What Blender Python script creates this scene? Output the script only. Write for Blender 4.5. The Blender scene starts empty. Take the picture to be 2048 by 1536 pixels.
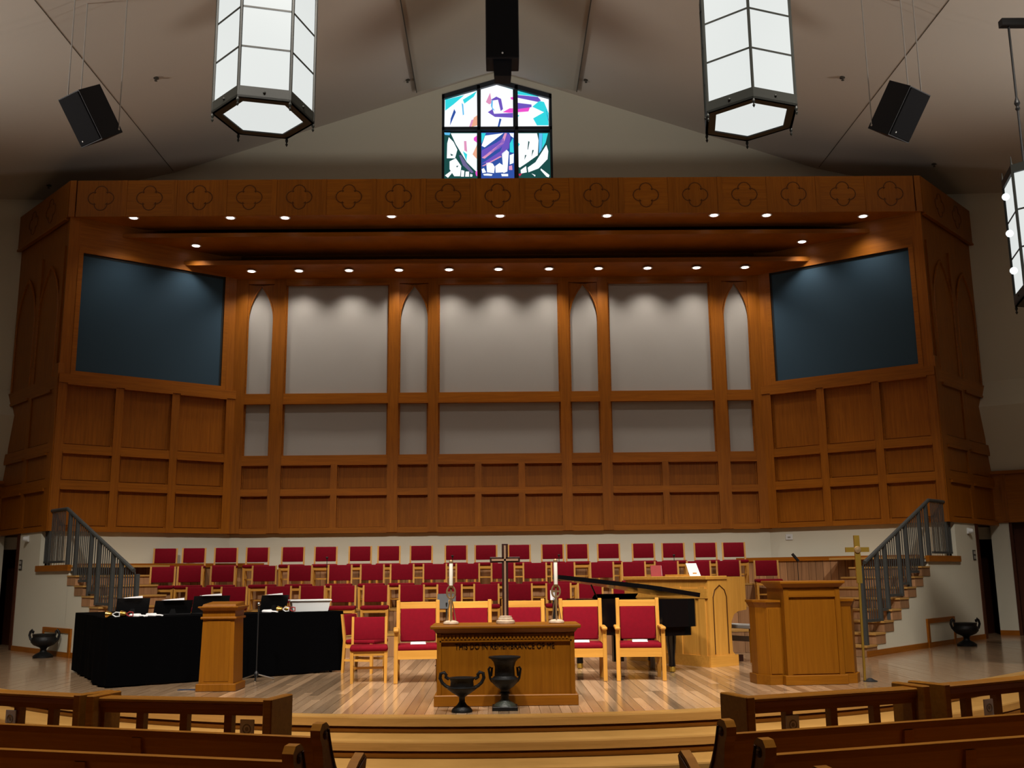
import bpy, bmesh, math, random
from mathutils import Vector, Matrix
random.seed(7)
D = bpy.data
SC = bpy.context.scene
COL = SC.collection

# ------------------------------------------------------------------ camera, world, lights, exposure
F_PX, PITCH, ROLL, YAW = 2010.0, math.radians(10.76), math.radians(.63), math.radians(.74)
CAM = Vector((0, 0, 1.35))                     # z = 0 is the platform floor
_fw = Vector((math.sin(YAW)*math.cos(PITCH), math.cos(YAW)*math.cos(PITCH), math.sin(PITCH)))
_r0 = Vector((math.cos(YAW), -math.sin(YAW), 0)); _u0 = _r0.cross(_fw)
RT = _r0*math.cos(ROLL)-_u0*math.sin(ROLL); UP = _u0*math.cos(ROLL)+_r0*math.sin(ROLL)
cam = D.cameras.new('camera'); cam.sensor_width = 36; cam.lens = 36*F_PX/2048; cam.clip_end = 200; cam.clip_start = .05
camo = D.objects.new('camera', cam); COL.objects.link(camo)
M = Matrix((RT, UP, -_fw)).transposed().to_4x4(); M.translation = CAM
camo.matrix_world = M
SC.camera = camo
SC.view_settings.view_transform = 'Standard'; SC.view_settings.look = 'None'
SC.view_settings.exposure = 0.3; SC.view_settings.gamma = 1.0
SC.view_settings.use_curve_mapping = False
world = D.worlds.new('world'); SC.world = world; world.use_nodes = True
world.node_tree.nodes['Background'].inputs[0].default_value = (.75, .82, 1, 1)
world.node_tree.nodes['Background'].inputs[1].default_value = 0

def lamp(name, kind, loc, energy, color, aim=None, size=.1, angle=60, blend=.6):
    l = D.lights.new(name, kind); l.energy = energy; l.color = color
    if kind == 'SPOT':
        l.spot_size = math.radians(angle); l.spot_blend = blend; l.shadow_soft_size = size
    elif kind == 'POINT': l.shadow_soft_size = size
    elif kind == 'AREA': l.size = size
    o = D.objects.new(name, l); COL.objects.link(o); o.location = loc
    if aim is not None:
        o.rotation_euler = (Vector(aim)-Vector(loc)).to_track_quat('-Z', 'Y').to_euler()
    return o
WARM = (1, .92, .82)
# platform lighting: spotlights fixed to the nave ceiling above the frame
for x, e, tx in ((-1.4, 3200, -1.6), (1.4, 3000, 1.6), (-5.2, 4600, -5.6), (5.2, 4600, 5.6)):
    lamp('ceiling_platform_spot_offscreen', 'SPOT', (x, 5.6, 12.95-.336*abs(x)-.75 if abs(x) < 1.83 else 12.95-.336*abs(x)-.1), e, WARM, (tx, 14.6, .4), .3, 58, .75)
# narrower ceiling spots on the row of armchairs
for x, e, tx in ((-2.2, 2900, -.8), (2.2, 2700, 1.3)):
    lamp('ceiling_chair_spot_offscreen', 'SPOT', (x, 9.0, 12.08), e, WARM, (tx, 13.3, .4), .12, 28, .7)
for s in (-1, 1):
    # lamps at the side walls washing the vault, and ceiling lamps over the first pews
    lamp('side_wall_uplight_offscreen', 'SPOT', (s*16.3, 11.5, 4.4), 3800, (1, .93, .86), (s*8.6, 13.0, 11.0), .6, 74, .9)
    lamp('ceiling_pew_downlight_offscreen', 'SPOT', (s*2.6, 7.3, 12.0), 3800, WARM, (s*3.2, 7.0, 0), .15, 40, .7)

def ray(px, py): return RT*((px-1024)/F_PX)+UP*((768-py)/F_PX)+_fw
def onY(px, py, Y): d = ray(px, py); return CAM+d*((Y-CAM.y)/d.y)
def onZ(px, py, Z): d = ray(px, py); return CAM+d*((Z-CAM.z)/d.z)
def onP(px, py, a, b):
    n = Vector((b[1]-a[1], a[0]-b[0], 0)); d = ray(px, py)
    return CAM+d*(n.dot(Vector((a[0], a[1], 0))-CAM)/n.dot(d))

# ------------------------------------------------------------------ materials
MATS = {}
def nodes_of(name):
    m = D.materials.new(name); m.use_nodes = True
    nt = m.node_tree; b = nt.nodes['Principled BSDF']; MATS[name] = m
    return m, nt, b
def plain(name, col, rough=.6, metal=0, bump=0, bscale=60, var=0, vscale=4, spec=.5, coat=0):
    m, nt, b = nodes_of(name)
    b.inputs['Base Color'].default_value = (*col, 1); b.inputs['Roughness'].default_value = rough
    b.inputs['Metallic'].default_value = metal; b.inputs['Specular IOR Level'].default_value = spec
    if coat: b.inputs['Coat Weight'].default_value = coat; b.inputs['Coat Roughness'].default_value = .1
    tc = nt.nodes.new('ShaderNodeTexCoord')
    if bump:
        n = nt.nodes.new('ShaderNodeTexNoise'); n.inputs['Scale'].default_value = bscale; n.inputs['Detail'].default_value = 4
        bp = nt.nodes.new('ShaderNodeBump'); bp.inputs['Strength'].default_value = bump; bp.inputs['Distance'].default_value = .01
        nt.links.new(tc.outputs['Object'], n.inputs['Vector']); nt.links.new(n.outputs['Fac'], bp.inputs['Height'])
        nt.links.new(bp.outputs['Normal'], b.inputs['Normal'])
    if var:
        n = nt.nodes.new('ShaderNodeTexNoise'); n.inputs['Scale'].default_value = vscale; n.inputs['Detail'].default_value = 3
        r = nt.nodes.new('ShaderNodeValToRGB')
        r.color_ramp.elements[0].position = .3; r.color_ramp.elements[1].position = .7
        r.color_ramp.elements[0].color = (*[c*(1-var) for c in col], 1); r.color_ramp.elements[1].color = (*[min(1, c*(1+var)) for c in col], 1)
        nt.links.new(tc.outputs['Object'], n.inputs['Vector']); nt.links.new(n.outputs['Fac'], r.inputs['Fac'])
        nt.links.new(r.outputs['Color'], b.inputs['Base Color'])
    return m
def wood(name, dark, light, axis='z', rough=.42, rnd=.25, scale=1.0, coat=.0):
    m, nt, b = nodes_of(name)
    tc = nt.nodes.new('ShaderNodeTexCoord'); mp = nt.nodes.new('ShaderNodeMapping'); inf = nt.nodes.new('ShaderNodeObjectInfo')
    ad = nt.nodes.new('ShaderNodeVectorMath'); ad.operation = 'ADD'
    mu = nt.nodes.new('ShaderNodeMath'); mu.operation = 'MULTIPLY'; mu.inputs[1].default_value = 37.0
    nt.links.new(inf.outputs['Random'], mu.inputs[0]); nt.links.new(mu.outputs[0], ad.inputs[1])
    nt.links.new(tc.outputs['Object'], ad.inputs[0]); nt.links.new(ad.outputs[0], mp.inputs['Vector'])
    hi, lo = 26*scale, 1.3*scale
    mp.inputs['Scale'].default_value = {'z': (hi, hi, lo), 'x': (lo, hi, hi), 'y': (hi, lo, hi), 'h': (lo, lo, hi)}[axis]
    n = nt.nodes.new('ShaderNodeTexNoise'); n.inputs['Scale'].default_value = 1; n.inputs['Detail'].default_value = 6; n.inputs['Roughness'].default_value = .65
    n.inputs['Distortion'].default_value = .6
    nt.links.new(mp.outputs[0], n.inputs['Vector'])
    r = nt.nodes.new('ShaderNodeValToRGB'); r.color_ramp.elements[0].position = .25; r.color_ramp.elements[1].position = .75
    r.color_ramp.elements[0].color = (*dark, 1); r.color_ramp.elements[1].color = (*light, 1)
    nt.links.new(n.outputs['Fac'], r.inputs['Fac'])
    mr = nt.nodes.new('ShaderNodeMapRange'); mr.inputs['To Min'].default_value = 1-rnd; mr.inputs['To Max'].default_value = 1+rnd*.6
    nt.links.new(inf.outputs['Random'], mr.inputs['Value'])
    mx = nt.nodes.new('ShaderNodeVectorMath'); mx.operation = 'SCALE'
    nt.links.new(r.outputs['Color'], mx.inputs[0]); nt.links.new(mr.outputs[0], mx.inputs['Scale'])
    nt.links.new(mx.outputs[0], b.inputs['Base Color'])
    bp = nt.nodes.new('ShaderNodeBump'); bp.inputs['Strength'].default_value = .12; bp.inputs['Distance'].default_value = .004
    nt.links.new(n.outputs['Fac'], bp.inputs['Height']); nt.links.new(bp.outputs['Normal'], b.inputs['Normal'])
    b.inputs['Specular IOR Level'].default_value = .5 if coat > .2 else .22
    b.inputs['Roughness'].default_value = rough; b.inputs['Coat Weight'].default_value = coat; b.inputs['Coat Roughness'].default_value = .25
    return m
def emit(name, col, strength=1.0):
    m, nt, b = nodes_of(name)
    b.inputs['Base Color'].default_value = (*[c*.05 for c in col], 1); b.inputs['Roughness'].default_value = .3
    b.inputs['Specular IOR Level'].default_value = .05
    b.inputs['Emission Color'].default_value = (*col, 1); b.inputs['Emission Strength'].default_value = strength
    return m
wood('alcove_wood_v', (.205, .059, .003), (.345, .109, .006), 'z', rnd=.12)
wood('alcove_wood_h', (.215, .062, .003), (.355, .114, .006), 'h', rnd=.10)
wood('alcove_moulding', (.205, .059, .003), (.345, .109, .006), 'h', rnd=.05)
wood('incised_line', (.045, .014, .003), (.07, .022, .004), 'h', rnd=.02)
wood('fascia_inlay', (.09, .027, .004), (.13, .04, .006), 'h', rnd=.05)
wood('oak_v', (.48, .22, .034), (.64, .32, .058), 'z', rnd=.12)
wood('oak_h', (.48, .22, .034), (.64, .32, .058), 'x', rnd=.12)
wood('oak_mid_v', (.185, .060, .002), (.26, .095, .004), 'z', rnd=.10)
wood('oak_mid_h', (.185, .060, .002), (.26, .095, .004), 'x', rnd=.10)
wood('plank_wood', (.36, .225, .125), (.56, .38, .23), 'y', rnd=.5, rough=.15, scale=.8, coat=.4)
wood('pew_wood', (.23, .085, .008), (.34, .140, .017), 'x', rnd=.06, rough=.3)
wood('tread_wood', (.37, .195, .050), (.52, .29, .085), 'h', rnd=.08, rough=.3)
wood('board_wood', (.26, .13, .06), (.44, .24, .12), 'z', rnd=.3)
wood('dark_door', (.05, .014, .006), (.08, .022, .008), 'z', rnd=.05)
plain('cream_paint', (.63, .605, .49), .75, bump=.08, bscale=120)
plain('vault_paint', (.47, .425, .365), .8, bump=.06, bscale=80)
plain('vault_panel', (.37, .33, .26), .85, bump=.25, bscale=300)
plain('red_fabric', (.17, .0013, .009), .9, spec=.15, bump=.2, bscale=400, var=.08, vscale=20)
plain('black_cloth', (.0011, .0011, .0014), .95, spec=.03)
plain('black_metal', (.010, .010, .011), .5, spec=.4)
plain('speaker_black', (.0025, .003, .006), .5, spec=.3)
plain('speaker_face', (.003, .003, .004), .9, spec=.2)
plain('iron', (.0045, .0045, .0045), .5, spec=.3, bump=.4, bscale=50)
plain('green_iron', (.022, .03, .02), .5, bump=.4, bscale=50)
plain('rail_metal', (.060, .064, .062), .5, .2)
plain('lantern_metal', (.014, .015, .012), .5, spec=.3)
plain('grille_cloth', (.33, .31, .285), .9, bump=.15, bscale=500)
plain('screen_cloth', (.028, .060, .092), .8, spec=.2)
plain('screen_border', (.004, .004, .005), .8)
plain('paper', (.80, .80, .82), .7)
plain('candle_wax', (.80, .76, .66), .5)
plain('white_plastic', (.70, .72, .72), .5)
plain('brass', (.50, .32, .05), .45, .85)
plain('antique_brass', (.42, .28, .14), .4, .6)
plain('pale_stone', (.55, .42, .30), .45, var=.2, vscale=30)
plain('dark_walnut', (.035, .012, .008), .4)
plain('walnut_inlay', (.36, .22, .13), .5)
plain('piano_black', (.003, .003, .0035), .12, spec=.6)
plain('chrome', (.5, .52, .53), .2, 1)
plain('letter_black', (.006, .002, .001), .8, spec=.1)
plain('plate_grey', (.33, .31, .27), .5)
plain('plate_dark', (.05, .045, .035), .5)
plain('carpet', (.05, .02, .015), .95, bump=.5, bscale=200)
plain('bell_gold', (.55, .30, .06), .25, .9)
plain('book_red', (.30, .02, .02), .7)
plain('cable_grey', (.42, .40, .37), .6)
plain('blue_plate', (.02, .03, .06), .5)
plain('window_lead', (.02, .026, .036), .5)
emit('lantern_glass', (.595, .62, .605), 1.0)
emit('lens_glow', (1, .86, .80), 4.0)
emit('bulb_glow', (.85, .95, .95), 1.0)
for n, c in dict(white=(.80, .84, .88), cyan=(.03, .56, .62), purple=(.13, .075, .42), magenta=(.70, .07, .50), pink=(.62, .25, .42),
                 orange=(.70, .34, .22), green=(.010, .06, .055), blue=(.025, .07, .30), red=(.5, .02, .08), greyglass=(.13, .11, .24), lightblue=(.10, .42, .72)).items():
    emit('glass_'+n, c, 1.0)

# ------------------------------------------------------------------ mesh helpers
class MB:
    def __init__(s): s.v = []; s.f = []
    def add(s, vs, fs):
        o = len(s.v); s.v += [tuple(v) for v in vs]; s.f += [[i+o for i in f] for f in fs]; return s
    def box(s, x0, x1, y0, y1, z0, z1):
        return s.hexa([(x0, y0, z0), (x1, y0, z0), (x1, y1, z0), (x0, y1, z0), (x0, y0, z1), (x1, y0, z1), (x1, y1, z1), (x0, y1, z1)])
    def hexa(s, p):
        return s.add(p, [(3, 2, 1, 0), (4, 5, 6, 7), (0, 1, 5, 4), (1, 2, 6, 5), (2, 3, 7, 6), (3, 0, 4, 7)])
    def rbox(s, x0, x1, y0, y1, z0, z1, r=.01, seg=2):
        bm = bmesh.new(); bmesh.ops.create_cube(bm, size=1)
        for v in bm.verts: v.co = Vector(((x0+x1)/2+v.co.x*(x1-x0), (y0+y1)/2+v.co.y*(y1-y0), (z0+z1)/2+v.co.z*(z1-z0)))
        bmesh.ops.bevel(bm, geom=bm.edges[:], offset=r, segments=seg, profile=.5, affect='EDGES')
        bm.verts.index_update(); s.add([v.co for v in bm.verts], [[v.index for v in f.verts] for f in bm.faces]); bm.free(); return s
    def prism(s, poly, fn0, fn1):           # poly of 2d points, two maps to 3d
        n = len(poly)
        return s.add([fn0(*p) for p in poly]+[fn1(*p) for p in poly],
                     [list(range(n))[::-1], list(range(n, 2*n))]+[(i, (i+1) % n, n+(i+1) % n, n+i) for i in range(n)])
    def pz(s, poly, z0, z1): return s.prism(poly, lambda x, y: (x, y, z0), lambda x, y: (x, y, z1))
    def py(s, poly, y0, y1): return s.prism(poly, lambda x, z: (x, y1, z), lambda x, z: (x, y0, z))
    def px(s, poly, x0, x1): return s.prism(poly, lambda y, z: (x0, y, z), lambda y, z: (x1, y, z))
    def lathe(s, prof, n=20, cx=0, cy=0, cz=0):
        vs = []; fs = []; k = len(prof)
        for i in range(n):
            a = 2*math.pi*i/n
            vs += [(cx+r*math.cos(a), cy+r*math.sin(a), cz+z) for r, z in prof]
        for i in range(n):
            j = (i+1) % n
            fs += [(i*k+q, j*k+q, j*k+q+1, i*k+q+1) for q in range(k-1)]
        fs.append([i*k for i in range(n)][::-1]); fs.append([i*k+k-1 for i in range(n)])
        return s.add(vs, fs)
    def tube(s, pts, r, n=8, r1=None, closed=False):
        pts = [Vector(p) for p in pts]; m = len(pts); vs = []; fs = []
        prev = None
        for i, p in enumerate(pts):
            a = pts[(i-1) % m] if (closed or i > 0) else p; b = pts[(i+1) % m] if (closed or i < m-1) else p
            t = (b-a).normalized()
            ref = prev if prev is not None else (Vector((0, 0, 1)) if abs(t.z) < .9 else Vector((1, 0, 0)))
            u = (ref-t*ref.dot(t)).normalized(); w = t.cross(u); prev = u
            rr = r if r1 is None else r+(r1-r)*i/(m-1)
            vs += [p+(u*math.cos(2*math.pi*k/n)+w*math.sin(2*math.pi*k/n))*rr for k in range(n)]
        for i in range(m if closed else m-1):
            j = (i+1) % m
            fs += [(i*n+k, i*n+(k+1) % n, j*n+(k+1) % n, j*n+k) for k in range(n)]
        if not closed: fs += [list(range(n))[::-1], [(m-1)*n+k for k in range(n)]]
        return s.add(vs, fs)
    def sweep(s, prof, c, a0, a1, n):       # closed (r,z) profile swept about a vertical axis
        k = len(prof); vs = []; fs = []
        for i in range(n+1):
            a = a0+(a1-a0)*i/n
            vs += [(c[0]+r*math.sin(a), c[1]-r*math.cos(a), z) for r, z in prof]
        for i in range(n): fs += [(i*k+q, (i+1)*k+q, (i+1)*k+(q+1) % k, i*k+(q+1) % k) for q in range(k)]
        fs += [list(range(k)), [n*k+q for q in range(k)][::-1]]
        return s.add(vs, fs)
    def psweep(s, prof, path):              # closed (offset,z) profile along the platform edge
        k = len(prof); rings = [path(o) for o, z in prof]; n = len(rings[0]); vs = []
        for i in range(n): vs += [(rings[q][i][0], rings[q][i][1], prof[q][1]) for q in range(k)]
        fs = []
        for i in range(n-1): fs += [(i*k+q, (i+1)*k+q, (i+1)*k+(q+1) % k, i*k+(q+1) % k) for q in range(k)]
        fs += [list(range(k)), [(n-1)*k+q for q in range(k)][::-1]]
        return s.add(vs, fs)
    def ball(s, c, r, n=10, sz=1):
        return s.lathe([(max(.0005, r*math.sin(math.pi*i/8)), -r*sz*math.cos(math.pi*i/8)) for i in range(9)], n, *c)
    def tf(s, fn): s.v = [tuple(fn(Vector(v))) for v in s.v]; return s
    def mx(s): s.v = [(-x, y, z) for x, y, z in s.v]; s.f = [f[::-1] for f in s.f]; return s
    def shift(s, d): s.v = [(x+d[0], y+d[1], z+d[2]) for x, y, z in s.v]; return s
    def mesh(s, name, mat, smooth=False):
        me = D.meshes.new(name); me.from_pydata(s.v, [], s.f); me.update()
        bm = bmesh.new(); bm.from_mesh(me); bmesh.ops.recalc_face_normals(bm, faces=bm.faces[:]); bm.to_mesh(me); bm.free()
        me.materials.append(MATS[mat])
        if smooth:
            me.polygons.foreach_set('use_smooth', [True]*len(me.polygons))
            try: me.set_sharp_from_angle(angle=math.radians(40))
            except Exception: pass
        return me
def ob(name, mb, mat=None, parent=None, loc=None, rz=0, smooth=False, label=None, kind=None):
    me = mb if isinstance(mb, D.meshes.bl_rna.__class__) or not isinstance(mb, MB) else mb.mesh(name, mat, smooth)
    o = D.objects.new(name, me); COL.objects.link(o)
    if parent is not None: o.parent = parent
    if loc is not None: o.location = loc
    if rz: o.rotation_euler = (0, 0, rz)
    if label: o['label'] = label
    if kind: o['kind'] = kind
    return o
def B(*a): return MB().box(*a)
def tag(o, label, cat, group=None, kind=None):
    o['label'] = label; o['category'] = cat
    if group: o['group'] = group
    if kind: o['kind'] = kind
    return o
def thing(name, label, cat, loc=(0, 0, 0), rz=0, group=None, kind=None):
    o = D.objects.new(name, None); COL.objects.link(o); o.location = loc; o.rotation_euler = (0, 0, rz); o.empty_display_size = .1
    return tag(o, label, cat, group, kind)
def struct(name, mb, mat, label=None):
    o = ob(name, mb, mat); o['kind'] = 'structure'
    if label: o['label'] = label
    o['category'] = name.split('_')[0]
    return o
def dup(root, loc, rz=0, label=None, group=None, parent=None):
    r = root.copy(); COL.objects.link(r); r.location = loc; r.rotation_euler = (0, 0, rz)
    if label: r['label'] = label
    if group: r['group'] = group
    for ch in root.children:
        c = ch.copy(); COL.objects.link(c); c.parent = r
        for g in ch.children:
            d = g.copy(); COL.objects.link(d); d.parent = c
    return r
PI = math.pi

# ------------------------------------------------------------------ main plan of the room
YB = 21.6                                       # back panelling plane
BC = (5.76, 21.6); OC = (8.67, 19.48)           # back corner, outer corner of the alcove (right side)
DS = (5.8, 16.45); DU = Vector((OC[0]-DS[0], OC[1]-DS[1], 0)).normalized()   # stair cheek plane
DN = Vector((-DU.y, DU.x, 0))                    # towards the alcove
NAVE = -.465
ARC_C = (0, 18.4); ARC_R = 8.2
def diag(s, n, z): p = Vector((DS[0], DS[1], 0))+DU*s+DN*n; return (p.x, p.y, z)
def diag_sz(px, py): p = onP(px, py, DS, OC); return (p.x-DS[0])/DU.x, p.z
def diagbox(s0, s1, n0, n1, z0, z1):
    return MB().hexa([diag(s0, n0, z0), diag(s1, n0, z0), diag(s1, n1, z0), diag(s0, n1, z0), diag(s0, n0, z1), diag(s1, n0, z1), diag(s1, n1, z1), diag(s0, n1, z1)])
CU = Vector((OC[0]-BC[0], OC[1]-BC[1], 0)); CLEN = CU.length; CU.normalize(); CN = Vector((CU.y, -CU.x, 0))   # canted wall; CN towards room
def cant(s, n, z): p = Vector((BC[0], BC[1], 0))+CU*s+CN*n; return (p.x, p.y, z)
def cantbox(s0, s1, n0, n1, z0, z1):
    return MB().hexa([cant(s0, n0, z0), cant(s1, n0, z0), cant(s1, n1, z0), cant(s0, n1, z0), cant(s0, n0, z1), cant(s1, n0, z1), cant(s1, n1, z1), cant(s0, n1, z1)])
def sided(mb, s): return mb.mx() if s < 0 else mb
SN = {1: 'right', -1: 'left'}

# ---- floors and platform
o = struct('floor', MB().box(-17, 17, -9, 24, NAVE-.2, NAVE), 'carpet', 'dark nave carpet below the pews')
fl = MB()
AE = 48
def edge(o):
    pts = [(ARC_C[0]+(ARC_R+o)*math.sin(math.radians(t)), ARC_C[1]-(ARC_R+o)*math.cos(math.radians(t))) for t in range(-AE, AE+1, 3)]
    e = pts[-1]; L = 12.0; q = (e[0]+L*math.cos(math.radians(42)), e[1]+L*math.sin(math.radians(42)))
    return [(-q[0], q[1])]+pts+[q]
fl.pz(edge(-.09)+[(15.0, 23.5), (-15.0, 23.5)], NAVE+.001, -.02)
fl.psweep([(-.10, NAVE+.001), (-.10, -.115), (0, -.115), (0, NAVE+.001)], edge)
platform = struct('floor_platform', fl, 'tread_wood', 'raised wooden platform with narrow floor boards')
def arcY(x):
    xe = ARC_R*math.sin(math.radians(AE)); ye = ARC_C[1]-ARC_R*math.cos(math.radians(AE))
    return ARC_C[1]-math.sqrt(ARC_R**2-x*x) if abs(x) < xe else ye+(abs(x)-xe)*math.tan(math.radians(42))
W = .105
near, far = [], MB()
x = -14.0
while x < 14.0:
    y0 = arcY(x+W/2)+.12
    yend = 17.75 if abs(x) < 5.0 else 22.6
    y = y0; cut = y0+random.uniform(.7, 2.4)
    while y < yend-.01:
        e = min(cut, yend)
        if yend-e < .4: e = yend
        if abs(x+W/2) < 4.0: near.append((x, y, e))
        else: far.box(x+.002, x+W-.002, y, e-.002, -.02, random.uniform(-.001, .001))
        y = e; cut = e+random.uniform(1.8, 3.4)
    x += W
near.sort(key=lambda q: -(q[2]-q[1])/((q[1]+q[2])/2)**2)
for i, (x, y, e) in enumerate(near):
    if i < 295:
        h = random.uniform(-.001, .001)
        ob('plank', B(.002, W-.002, 0, e-y-.002, -.02, h), 'plank_wood', platform, (x, y, 0))
    else: far.box(x+.002, x+W-.002, y, e-.002, -.02, 0)
ob('plank_field', far, 'plank_wood', platform, kind='stuff')
ob('nosing', MB().psweep([(-.14, -.085), (-.14, .004), (.03, .004), (.035, -.01), (.035, -.085), (-.10, -.085)], edge), 'tread_wood', platform)
for k in (1, 2):
    R0 = .47*k; z = -.155*k
    st = ob('step', MB().psweep([(R0-.50, NAVE+.002), (R0-.50, z), (R0-.09, z), (R0-.09, z-.108), (R0, z-.108), (R0, NAVE+.002)], edge), 'tread_wood', platform)
    ob('tread', MB().psweep([(R0-.48, z-.01), (R0-.48, z+.003), (R0-.10, z+.003), (R0-.10, z-.01)], edge), 'tread_wood', st)
    ob('nosing', MB().psweep([(R0-.10, z-.08), (R0-.10, z+.004), (R0+.03, z+.004), (R0+.035, z-.01), (R0+.035, z-.08), (R0-.10, z-.08)], edge), 'tread_wood', st)

# ---- ceiling and shell
EX = 16.8
def ceilA(x): return 12.95-.336*abs(x)
def ceilB(x): return ceilA(7.38)-.22*(abs(x)-7.38)
cl = MB()
for s in (-1, 1):
    for (xa, za), (xb, zb) in (((0, ceilA(0)), (7.38, ceilA(7.38))), ((7.38, ceilA(7.38)), (EX+.2, ceilB(EX+.2)))):
        cl.hexa([(s*xa, -9, za), (s*xb, -9, zb), (s*xb, 24, zb), (s*xa, 24, za), (s*xa, -9, za+.2), (s*xb, -9, zb+.2), (s*xb, 24, zb+.2), (s*xa, 24, za+.2)])
ceiling = struct('ceiling', cl, 'vault_paint', 'tall taupe vaulted plaster ceiling')
for s in (-1, 1):
    ob('ridge_panel', MB().hexa([(0, -8, 12.79), (s*1.83, -8, 12.27), (s*1.83, 21.45, 12.27), (0, 21.45, 12.79), (0, -8, 12.85), (s*1.83, -8, 12.33), (s*1.83, 21.45, 12.33), (0, 21.45, 12.85)]), 'vault_panel', ceiling)
    ob('panel_edge', MB().hexa([(s*1.83, -8, 12.25), (s*1.85, -8, 12.25), (s*1.85, 21.45, 12.25), (s*1.83, 21.45, 12.25), (s*1.83, -8, 12.36), (s*1.85, -8, 12.36), (s*1.85, 21.45, 12.36), (s*1.83, 21.45, 12.36)]), 'plate_dark', ceiling)
    ob('ceiling_joint', MB().tube([(s*7.38, -8, ceilA(7.38)), (s*7.38, 21.65, ceilA(7.38))], .007, 6), 'plate_dark', ceiling)
WX, WS, WA, WB_ = 1.28, 12.39, 12.78, 9.8      # window half width, shoulder, apex, sill
g = MB()
for s in (-1, 1):
    g.py([(s*WX, 2.0), (s*WX, ceilA(WX)+.1), (s*7.38, ceilA(7.38)+.1), (s*11.2, ceilB(11.2)+.1), (s*11.2, 2.0)], 21.75, 22.05)
    g.py([(0, WA), (0, ceilA(0)+.1), (s*WX, ceilA(WX)+.1), (s*WX, WS)], 21.75, 22.05)
g.box(-WX, WX, 21.75, 22.05, 2.0, WB_)
gable = struct('wall_back_gable', g, 'cream_paint', 'cream gable wall above the canopy')
g = MB().box(-6.2, 6.2, 21.66, 21.74, 0, 2.5)
wall_back = struct('wall_back', g, 'cream_paint', 'back wall of the alcove: cream plaster under oak panelling')
E0 = Vector((10.62, 21.54, 0)); ED = Vector((.84, -.54, 0)).normalized(); EN = Vector((ED.y, -ED.x, 0))  # towards room
wall_side = {}
for s in (-1, 1):
    # flaring side wall with its splayed ledge, then the long nave wall
    prof = [(0, 11.5), (0, 5.4), (.45, 4.79), (0, 3.41), (0, 2.36)]
    m = MB(); rows = []
    for t in (-.9, 7.2):
        rows.append([tuple((E0+ED*t+EN*o_)+Vector((0, 0, z))) for o_, z in prof]+[tuple((E0+ED*t-EN*.3)+Vector((0, 0, z))) for z in (2.36, 11.5)])
    k = len(rows[0]); m.add(rows[0]+rows[1], [(i, i+k, (i+1) % k+k, (i+1) % k) for i in range(k)]+[list(range(k)), list(range(k, 2*k))])
    fe = E0+ED*7.2
    m.box(fe.x-.1, fe.x+.3, -9, fe.y+.2, NAVE, 11.5)
    w = wall_side[s] = struct('wall_'+SN[s], sided(m, s), 'cream_paint', 'cream plaster side wall with a splayed ledge')
    # lower part: wood band, cream strip, dark doors
    def eb(t0, t1, o0, o1, z0, z1):
        P = lambda t, o_, z: tuple(E0+ED*t+EN*o_+Vector((0, 0, z)))
        return MB().hexa([P(t0, o0, z0), P(t1, o0, z0), P(t1, o1, z0), P(t0, o1, z0), P(t0, o0, z1), P(t1, o0, z1), P(t1, o1, z1), P(t0, o1, z1)])
    ob('wood_band', sided(eb(-.2, 7.2, -.05, .05, 2.33, 3.36), s), 'alcove_wood_h', w)
    ob('band_cap', sided(eb(-.2, 7.2, .0, .09, 3.36, 3.43), s), 'alcove_wood_h', w)
    for t in (.12, 1.0, 1.9, 2.8): ob('stile', sided(eb(t, t+.12, .05, .07, 2.36, 3.36), s), 'alcove_wood_v', w)
    def tx(px): q = onP(px, 1150, (E0.x, E0.y), (E0.x+ED.x, E0.y+ED.y)); return (q.x-E0.x)/ED.x
    t1, t2 = tx(1990), tx(2028)
    ob('lower_wall', sided(eb(t1, t2, -.06, .0, 0, 2.34), s), 'cream_paint', w)
    ob('lower_wall', sided(eb(t2+1.1, 7.2, -.06, .0, 0, 2.34), s), 'cream_paint', w)
    ob('baseboard', sided(eb(t1, t2, 0, .015, 0, .1), s), 'alcove_wood_h', w)
    d = struct('door_%d' % (1 if s > 0 else 3), sided(eb(t2, t2+1.1, -.3, -.2, 0, 2.34), s), 'dark_door', 'dark stained door in the side wall under the wood band')
    ob('door_frame', sided(eb(t2, t2+.06, -.2, .02, 0, 2.34), s), 'dark_door', d)
    d = struct('door_%d' % (2 if s > 0 else 4), sided(diagbox(5.57, 10.5, .5, .56, 0, 2.4), s), 'dark_door', 'dark stained door beside the stair wall')
    ob('door_frame', sided(diagbox(5.57, 5.70, -.02, .5, 0, 2.34), s), 'dark_door', d)
    ob('door_head', sided(diagbox(5.57, 8.6, .2, .56, 2.25, 2.42), s), 'dark_door', d)
struct('wall_rear', MB().box(-17, 17, -9.2, -8.9, NAVE, 13.2), 'pew_wood', 'rear wall of the nave')

# ---- panelling of the back wall
def bpart(name, x0, x1, z0, z1, d0, d1, mat, par): return ob(name, B(x0, x1, YB-d1, YB-d0, z0, z1), mat, par)
bk = wall_back
ob('backing', B(-5.80, 5.80, YB-.005, YB+.05, 2.26, 8.0), 'alcove_wood_v', bk)
bays = [(-5.53, -4.96, 'n'), (-4.69, -2.42, 'w'), (-2.19, -1.55, 'n'), (-1.33, 1.33, 'c'), (1.55, 2.19, 'n'), (2.42, 4.69, 'w'), (4.96, 5.53, 'n')]
edges = [-5.80]+[v for b in bays for v in b[:2]]+[5.80]
for i in range(0, len(edges), 2): bpart('stile', edges[i], edges[i+1], 2.27, 7.95, 0, .085, 'alcove_wood_v', bk)
ROWS = [(2.37, 3.08), (3.20, 3.73), (3.92, 5.07), (5.27, 7.74)]
rails = [(2.26, 2.37), (3.08, 3.20), (3.73, 3.92), (5.07, 5.27), (7.74, 7.95)]
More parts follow.
